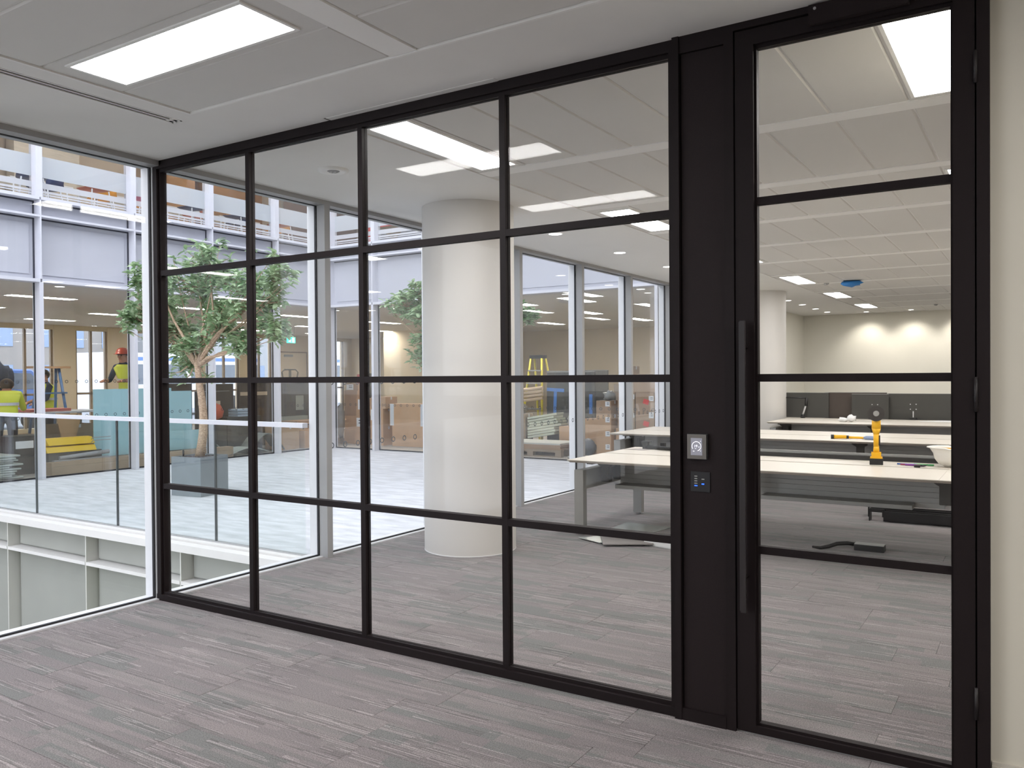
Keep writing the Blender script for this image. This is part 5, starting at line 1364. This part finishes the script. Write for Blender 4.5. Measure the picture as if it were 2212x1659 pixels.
bm = NB(); tube(bm, [(-8.4, 9.3, .40), (-8.4, 9.4, .5), (-8.4, 9.6, .48), (-8.4, 9.7, .56), (-8.4, 9.85, .42)], .012, 6); tag(obj('cable_loop', bm, M_BPL), 'dark cable looping out of the low carton', 'cable')
bm = NB(); lump(bm, (-9.05, 7.44, .85), .2, 41, .6, 1.1, 1, .3, 2); tag(obj('orange_bag', bm, mat('orange_cloth', '#c8644a', .8)), 'orange red bag behind the facade post by the tree trunk', 'bag')

# ================================================================== WORKERS
def person(name, label, base, rz, J, skin, shirt, trousers, hat=None, vest=None, hair='#3a2a20', scale=1.0):
    """J: dict of joint -> (x,y,z,r); figure faces +y locally"""
    t = root('person', label, 'person', base, rz)
    names = list(J.keys()); idx = {n: i for i, n in enumerate(names)}
    E_ = [('pelvis', 'waist'), ('waist', 'chest'), ('chest', 'neck'), ('neck', 'head'), ('head', 'crown')]
    for s in ('l', 'r'):
        E_ += [('chest', s + 'sho'), (s + 'sho', s + 'elb'), (s + 'elb', s + 'wri'), (s + 'wri', s + 'palm'), ('pelvis', s + 'hip'), (s + 'hip', s + 'kne'), (s + 'kne', s + 'ank'), (s + 'ank', s + 'toe')]
        for f in range(5): E_.append((s + 'palm', s + 'f%d' % f))
    for s in ('l', 'r'):
        w_ = Vector(J[s + 'wri'][:3]); e = Vector(J[s + 'elb'][:3]); d_ = (w_ - e).normalized()
        p = w_ + d_ * .07; J[s + 'palm'] = (p.x, p.y, p.z, .026)
        side = d_.cross(Vector((0, 0, 1))).normalized() if abs(d_.z) < .9 else Vector((1, 0, 0))
        for f in range(5):
            off = (f - 2) * .016
            ln = (.045, .075, .085, .078, .06)[f]
            q = p + side * off * (2.2 if f == 0 else 1.3) + (d_ * .8 + Vector((0, 0, -.35))).normalized() * ln
            J[s + 'f%d' % f] = (q.x, q.y, q.z, .009)
    names = list(J.keys()); idx = {n: i for i, n in enumerate(names)}
    me = bpy.data.meshes.new('body'); me.from_pydata([J[n][:3] for n in names], [(idx[a], idx[b_]) for a, b_ in E_], [])
    o = bpy.data.objects.new('body', me); COL.objects.link(o)
    md = o.modifiers.new('s', 'SKIN'); md.use_smooth_shade = True
    for i, n in enumerate(names):
        sv = me.skin_vertices[0].data[i]; r = J[n][3]; sv.radius = (r, r if n not in ('chest', 'waist', 'pelvis') else r * .72)
    me.skin_vertices[0].data[idx['pelvis']].use_root = True
    o.modifiers.new('ss', 'SUBSURF').levels = 2
    o.modifiers['ss'].render_levels = 2
    dg = bpy.context.evaluated_depsgraph_get(); m2 = bpy.data.meshes.new_from_object(o.evaluated_get(dg))
    bpy.data.objects.remove(o)
    m2.name = 'body'; m2.materials.clear()
    for mm in (skin, shirt, trousers, M_BPL): m2.materials.append(mm)
    pz = J['pelvis'][2]; nz_ = J['neck'][2]
    head = Vector(J['head'][:3])
    for p in m2.polygons:
        p.use_smooth = True; c = p.center
        dn = [( (c - Vector(J[n][:3])).length, n) for n in names]; nn = min(dn)[1]
        if nn in ('head', 'crown') or nn[1:] in ('wri', 'palm') or nn[1:2] == 'f' or (nn == 'neck' and c.z > nz_): p.material_index = 0
        elif nn[1:] in ('toe', 'ank') and c.z < .12: p.material_index = 3
        elif nn in ('pelvis',) or nn[1:] in ('hip', 'kne', 'ank', 'toe'): p.material_index = 2
        else: p.material_index = 1
    b = bpy.data.objects.new('body', m2); COL.objects.link(b); b.parent = t
    # face
    f = Vector((0, 1, 0))
    hx_, hy_, hz_ = head
    bm = NB(); 
    for s in (-1, 1):
        bmesh.ops.create_icosphere(bm, subdivisions=1, radius=.011, matrix=Matrix.Translation((hx_ + s * .032, hy_ + .092, hz_ + .02)))
    obj('eyes', bm, M_BPL, t, local=True)
    bm = NB(); prism(bm, [(hy_ + .085, hz_ + .02), (hy_ + .125, hz_ - .02), (hy_ + .085, hz_ - .03)], 0, hx_ - .014, hx_ + .014); obj('nose', bm, skin, t, local=True)
    bm = NB(); 
    for s in (-1, 1): bmesh.ops.create_icosphere(bm, subdivisions=1, radius=.022, matrix=Matrix.Translation((hx_ + s * .088, hy_ - .005, hz_)))
    obj('ears', bm, skin, t, local=True)
    bm = NB(); bx(bm, hx_ - .024, hx_ + .024, hy_ + .082, hy_ + .094, hz_ - .058, hz_ - .048); obj('mouth', bm, mat('lips', '#9a5a50', .6), t, local=True)
    bm = NB(); bmesh.ops.create_uvsphere(bm, u_segments=18, v_segments=12, radius=.112, matrix=Matrix.Translation((hx_, hy_ - .012, hz_ + .03)))
    bmesh.ops.delete(bm, geom=[v for v in bm.verts if (v.co.z < hz_ + .02 and v.co.y > hy_ - .03) or v.co.z < hz_ - .06], context='VERTS')
    obj('hair', bm, mat('hair_' + hair.strip('#'), hair, .8), t, local=True, smooth=True)
    if hat:
        bm = NB(); lathe(bm, [(.15, .045), (.152, .05), (.125, .055), (.122, .09), (.10, .14), (.06, .168), (.0005, .178)], (hx_, hy_, hz_), 24)
        for v in bm.verts:
            if v.co.z < hz_ + .052 and v.co.y > hy_ + .05: v.co.y += .03
        obj('hard_hat', bm, hat, t, local=True)
    if vest:
        bm = NB()
        cz = J['chest']; wz = J['waist']; pv = J['pelvis']
        rings = []
        for (c, r, k) in ((pv, .19, .0), (wz, .185, 0), (cz, .225, 0), (J['neck'], .13, -.03)):
            ring = []
            for i in range(20):
                a = 2 * PI * i / 20
                ring.append(bm.verts.new((c[0] + r * math.cos(a), c[1] + r * .78 * math.sin(a), c[2] + k + (.03 if c is cz else 0))))
            rings.append(ring)
        for A, B in zip(rings, rings[1:]):
            for i in range(20): bm.faces.new((A[i], A[(i + 1) % 20], B[(i + 1) % 20], B[i])).smooth = True
        v_ = obj('safety_vest', bm, vest, t, local=True)
        bm = NB(); r = .20; c = wz
        n0 = []
        for zz, kk in ((.0, .1), (.05, .12)):
            n0.append([bm.verts.new((c[0] + (r + .004) * math.cos(2 * PI * i / 20), c[1] + (r + .004) * .78 * math.sin(2 * PI * i / 20), c[2] + zz)) for i in range(20)])
        for i in range(20): bm.faces.new((n0[0][i], n0[0][(i + 1) % 20], n0[1][(i + 1) % 20], n0[1][i]))
        obj('reflective_band', bm, M_ALU, v_, local=True)
    return t
def stand(lean=0, arm=.3, look=0):
    L = lean
    return {
        'pelvis': (0, 0, .94, .15), 'waist': (0, .05 * L, 1.10, .145), 'chest': (0, .30 * L, 1.36 - .12 * L, .17), 'neck': (0, .42 * L, 1.52 - .22 * L, .06), 'head': (0, .48 * L + .02, 1.66 - .27 * L, .098), 'crown': (0, .50 * L + .01, 1.745 - .27 * L, .062),
        'lsho': (-.19, .33 * L, 1.42 - .16 * L, .07), 'rsho': (.19, .33 * L, 1.42 - .16 * L, .07),
        'lelb': (-.25, .33 * L + .12 * arm, 1.15 - .15 * L, .05), 'relb': (.25, .33 * L + .12 * arm, 1.15 - .15 * L, .05),
        'lwri': (-.20, .33 * L + .34 * arm + .05, .98 - .05 * L + .15 * arm, .033), 'rwri': (.20, .33 * L + .34 * arm + .05, .98 - .05 * L + .15 * arm, .033),
        'lhip': (-.10, 0, .88, .10), 'rhip': (.10, 0, .88, .10), 'lkne': (-.11, .03, .49, .07), 'rkne': (.11, .01, .49, .07), 'lank': (-.11, 0, .09, .05), 'rank': (.11, -.02, .09, .05), 'ltoe': (-.12, .16, .045, .042), 'rtoe': (.12, .14, .045, .042)}
SKIN = mat('skin_tone', '#b98468', .6)
HIVIS = mat('hivis_yellow', '#d7e04a', .7)
NAVY = mat('navy_cloth', '#2c3444', .9)
t = root('work_platform', 'low wooden work platform under the worker behind the aqua sheets', 'platform', (-9.95, 6.15, 0))
bm = NB(); bx(bm, -10.4, -9.4, 5.75, 6.6, .36, .40); obj('deck_board', bm, W1, t, .003)
for x in (-10.35, -9.5):
    for y in (5.8, 6.5):
        bm = NB(); bx(bm, x, x + .06, y, y + .06, 0, .36); obj('leg', bm, M_GREYM, t)
person('person', 'worker in a yellow safety vest and red hard hat behind the aqua glass sheets', (-9.9, 6.15, .40), R(205), stand(.35, .9), SKIN, NAVY, NAVY, mat('hat_red', '#c4553f', .4), HIVIS)
person('person', 'worker in a bright yellow safety jacket bending forward at the left picture edge', (-9.46, 3.62, 0), R(60), stand(.9, .8), SKIN, HIVIS, NAVY, None, HIVIS, '#40342c')
person('person', 'worker in dark clothing and yellow vest standing by the blue stepladders', (-12.3, 5.9, 0), R(170), stand(.2, .6), SKIN, NAVY, NAVY, None, HIVIS, '#2a2420')
t = root('hanging_coat', 'dark navy coat slung over a timber stand behind the left panes', 'coat', (-10.9, 4.25, 0))
bm = NB(); lump(bm, (-10.9, 4.25, 1.58), .20, 51, .6, .95, 1.3, .2, 3); obj('cloth', bm, NAVY, t)
bm = NB(); cyl(bm, (-10.9, 4.25, 0), (-10.9, 4.25, 1.6), .03); bx(bm, -11.1, -10.7, 4.05, 4.45, 0, .04); obj('stand', bm, W1, t)

# ================================================================== UPPER FLOOR FURNITURE
def cafe_chair(x, y, rz, m, label):
    t = root('cafe_chair', label, 'chair', (x, y, 4.30), rz, 'chairs on the upper floor')
    bm = NB()
    rings = []
    for k, (yy, zz, wd) in enumerate(((.21, .45, .19), (.10, .44, .215), (-.08, .435, .22), (-.19, .46, .215), (-.23, .56, .21), (-.25, .66, .20), (-.26, .75, .17))):
        rings.append([bm.verts.new((u * wd, yy + (0 if k < 4 else .05 * u * u), zz + (.03 * u * u if k < 4 else 0))) for u in (-1, -.5, 0, .5, 1)])
    for A, B in zip(rings, rings[1:]):
        for i in range(4): bm.faces.new((A[i], A[i + 1], B[i + 1], B[i])).smooth = True
    g_ = bmesh.ops.extrude_face_region(bm, geom=bm.faces[:]); bmesh.ops.translate(bm, verts=[v for v in g_['geom'] if isinstance(v, bmesh.types.BMVert)], vec=(0, -.008, .012))
    obj('seat_shell', bm, m, t, local=True)
    for sx in (-1, 1):
        for sy, yy in ((1, .17), (-1, -.17)):
            bm = NB(); cyl(bm, (sx * .15, yy, .44), (sx * .20, yy + sy * .06, 0), .012, n=8); obj('leg', bm, M_WHITE, t, local=True)
cols = {'red': '#a04a52', 'navy': '#28365e', 'orange': '#e09a35', 'pink': '#c97ba0', 'rust': '#b36450'}
seq = [(2.35, 'red'), (2.95, 'red'), (3.55, 'navy'), (4.1, 'navy'), (4.6, 'rust'), (5.1, 'orange'), (5.55, 'pink'), (6.0, 'orange'), (6.55, 'navy'), (7.1, 'rust'), (7.6, 'navy'), (8.15, 'navy'), (8.7, 'rust'), (9.2, 'orange')]
cnt = {}
for i, (y, c) in enumerate(seq):
    cnt[c] = cnt.get(c, 0) + 1
    cafe_chair(-8.40 - .62 * (i % 2), y, R(90 + random.uniform(-25, 25)), mat('chair_' + c, cols[c], .5), '%s shell chair with white legs on the upper floor, number %d of its colour from the picture edge' % (c, cnt[c]) if False else '%s shell chair with white metal legs behind the striped upper glass, %s' % (c, ('leftmost', 'second', 'beside the wide post', 'next along', 'in mid bay', 'by the yellow one', 'before the second post', 'past the second post', 'over the tree top', 'over the crown', 'in the third bay', 'in mid third bay', 'near the last post', 'at the corner')[i]))
def cafe_table(x, y, label):
    t = root('cafe_table', label, 'table', (x, y, 4.30), 0, 'tables on the upper floor')
    bm = NB(); bx(bm, -.35, .35, -.55, .55, .71, .735); obj('tabletop', bm, mat('table_white', '#d8d6d2', .5), t, .01, local=True)
    for sx in (-1, 1):
        for sy in (-1, 1):
            bm = NB(); cyl(bm, (sx * .28, sy * .46, .71), (sx * .32, sy * .5, 0), .014, n=8); obj('leg', bm, M_WHITE, t, local=True)
for i, y in enumerate((2.7, 4.4, 5.9, 7.4, 8.7)): cafe_table(-10.0, y, 'white table on the upper floor behind the shell chairs, ' + ('first', 'second', 'third', 'fourth', 'last')[i] + ' along the glass')
# timber slat boxes and pale partitions upstairs
for i, (y0, y1, m_) in enumerate(((2.0, 4.4, '#8d7f70'), (4.9, 6.2, '#bdb3a3'), (7.9, 9.0, '#9a7452'), (9.2, 11.0, '#8c6b52'), (12.0, 14.5, '#7b5d50'))):
    bm = NB(); bx(bm, -11.9, -11.6, y0, y1, 4.30, 6.6)
    tag(obj('upper_partition', bm, mat('upper_part_%d' % i, m_, .8, noise=.08, scale=4, stretch=(1, 1, 9)), None, .01), 'tall %s partition on the upper floor behind the frosted band' % ('dull brown', 'pale', 'slatted timber', 'dark timber', 'reddish timber')[i], 'partition')
# red frame and dark shapes on the upper floor of the end wing
t = root('display_stand', 'bright red metal display frame behind the upper end facade glass', 'display stand', (-7.0, 11.2, 4.30))
M_RF = mat('frame_red', '#c7433f', .5)
for a in ((-8.0, -7.92, 4.3, 5.35), (-6.6, -6.52, 4.3, 5.35)):
    bm = NB(); bx(bm, a[0], a[1], 11.0, 11.08, a[2], a[3]); obj('upright', bm, M_RF, t)
bm = NB(); bx(bm, -8.0, -6.52, 11.0, 11.08, 5.27, 5.35); bx(bm, -8.0, -6.52, 11.0, 11.08, 5.0, 5.06); obj('crossbar', bm, M_RF, t)
bm = NB(); cyl(bm, (-7.95, 11.04, 5.0), (-7.3, 11.04, 5.3), .03); cyl(bm, (-7.3, 11.04, 5.3), (-6.6, 11.04, 5.0), .03); obj('brace', bm, M_RF, t)
bm = NB(); bx(bm, -6.15, -5.85, 11.3, 11.6, 4.3, 5.1); tag(obj('red_locker', bm, M_RF, None, .01), 'narrow bright red locker on the upper floor over the column', 'locker')
bm = NB(); bx(bm, -5.6, -4.3, 11.2, 11.9, 4.3, 5.0); tag(obj('timber_crate', bm, M_WOOD, None, .01), 'timber crate beside the red locker upstairs', 'crate')
for i, x in enumerate((-7.4, -6.3)):
    bm = NB(); lump(bm, (x, 10.6, 4.55), .36, 61 + i, 1.2, .6, .7, .1, 3); tag(obj('beanbag', bm, mat('beanbag_grey', '#6b6d74', .9)), 'rounded dark beanbag on the upper floor of the end facade, ' + ('near the corner', 'by the post')[i], 'beanbag')
bm = NB(); prism(bm, [(-7.3, 4.3), (-6.95, 4.3), (-7.12, 4.85)], 1, 9.9, 10.15); tag(obj('cone_sign', bm, M_RF, None, .005), 'small red cone shaped sign upstairs by the corner beanbag', 'sign')
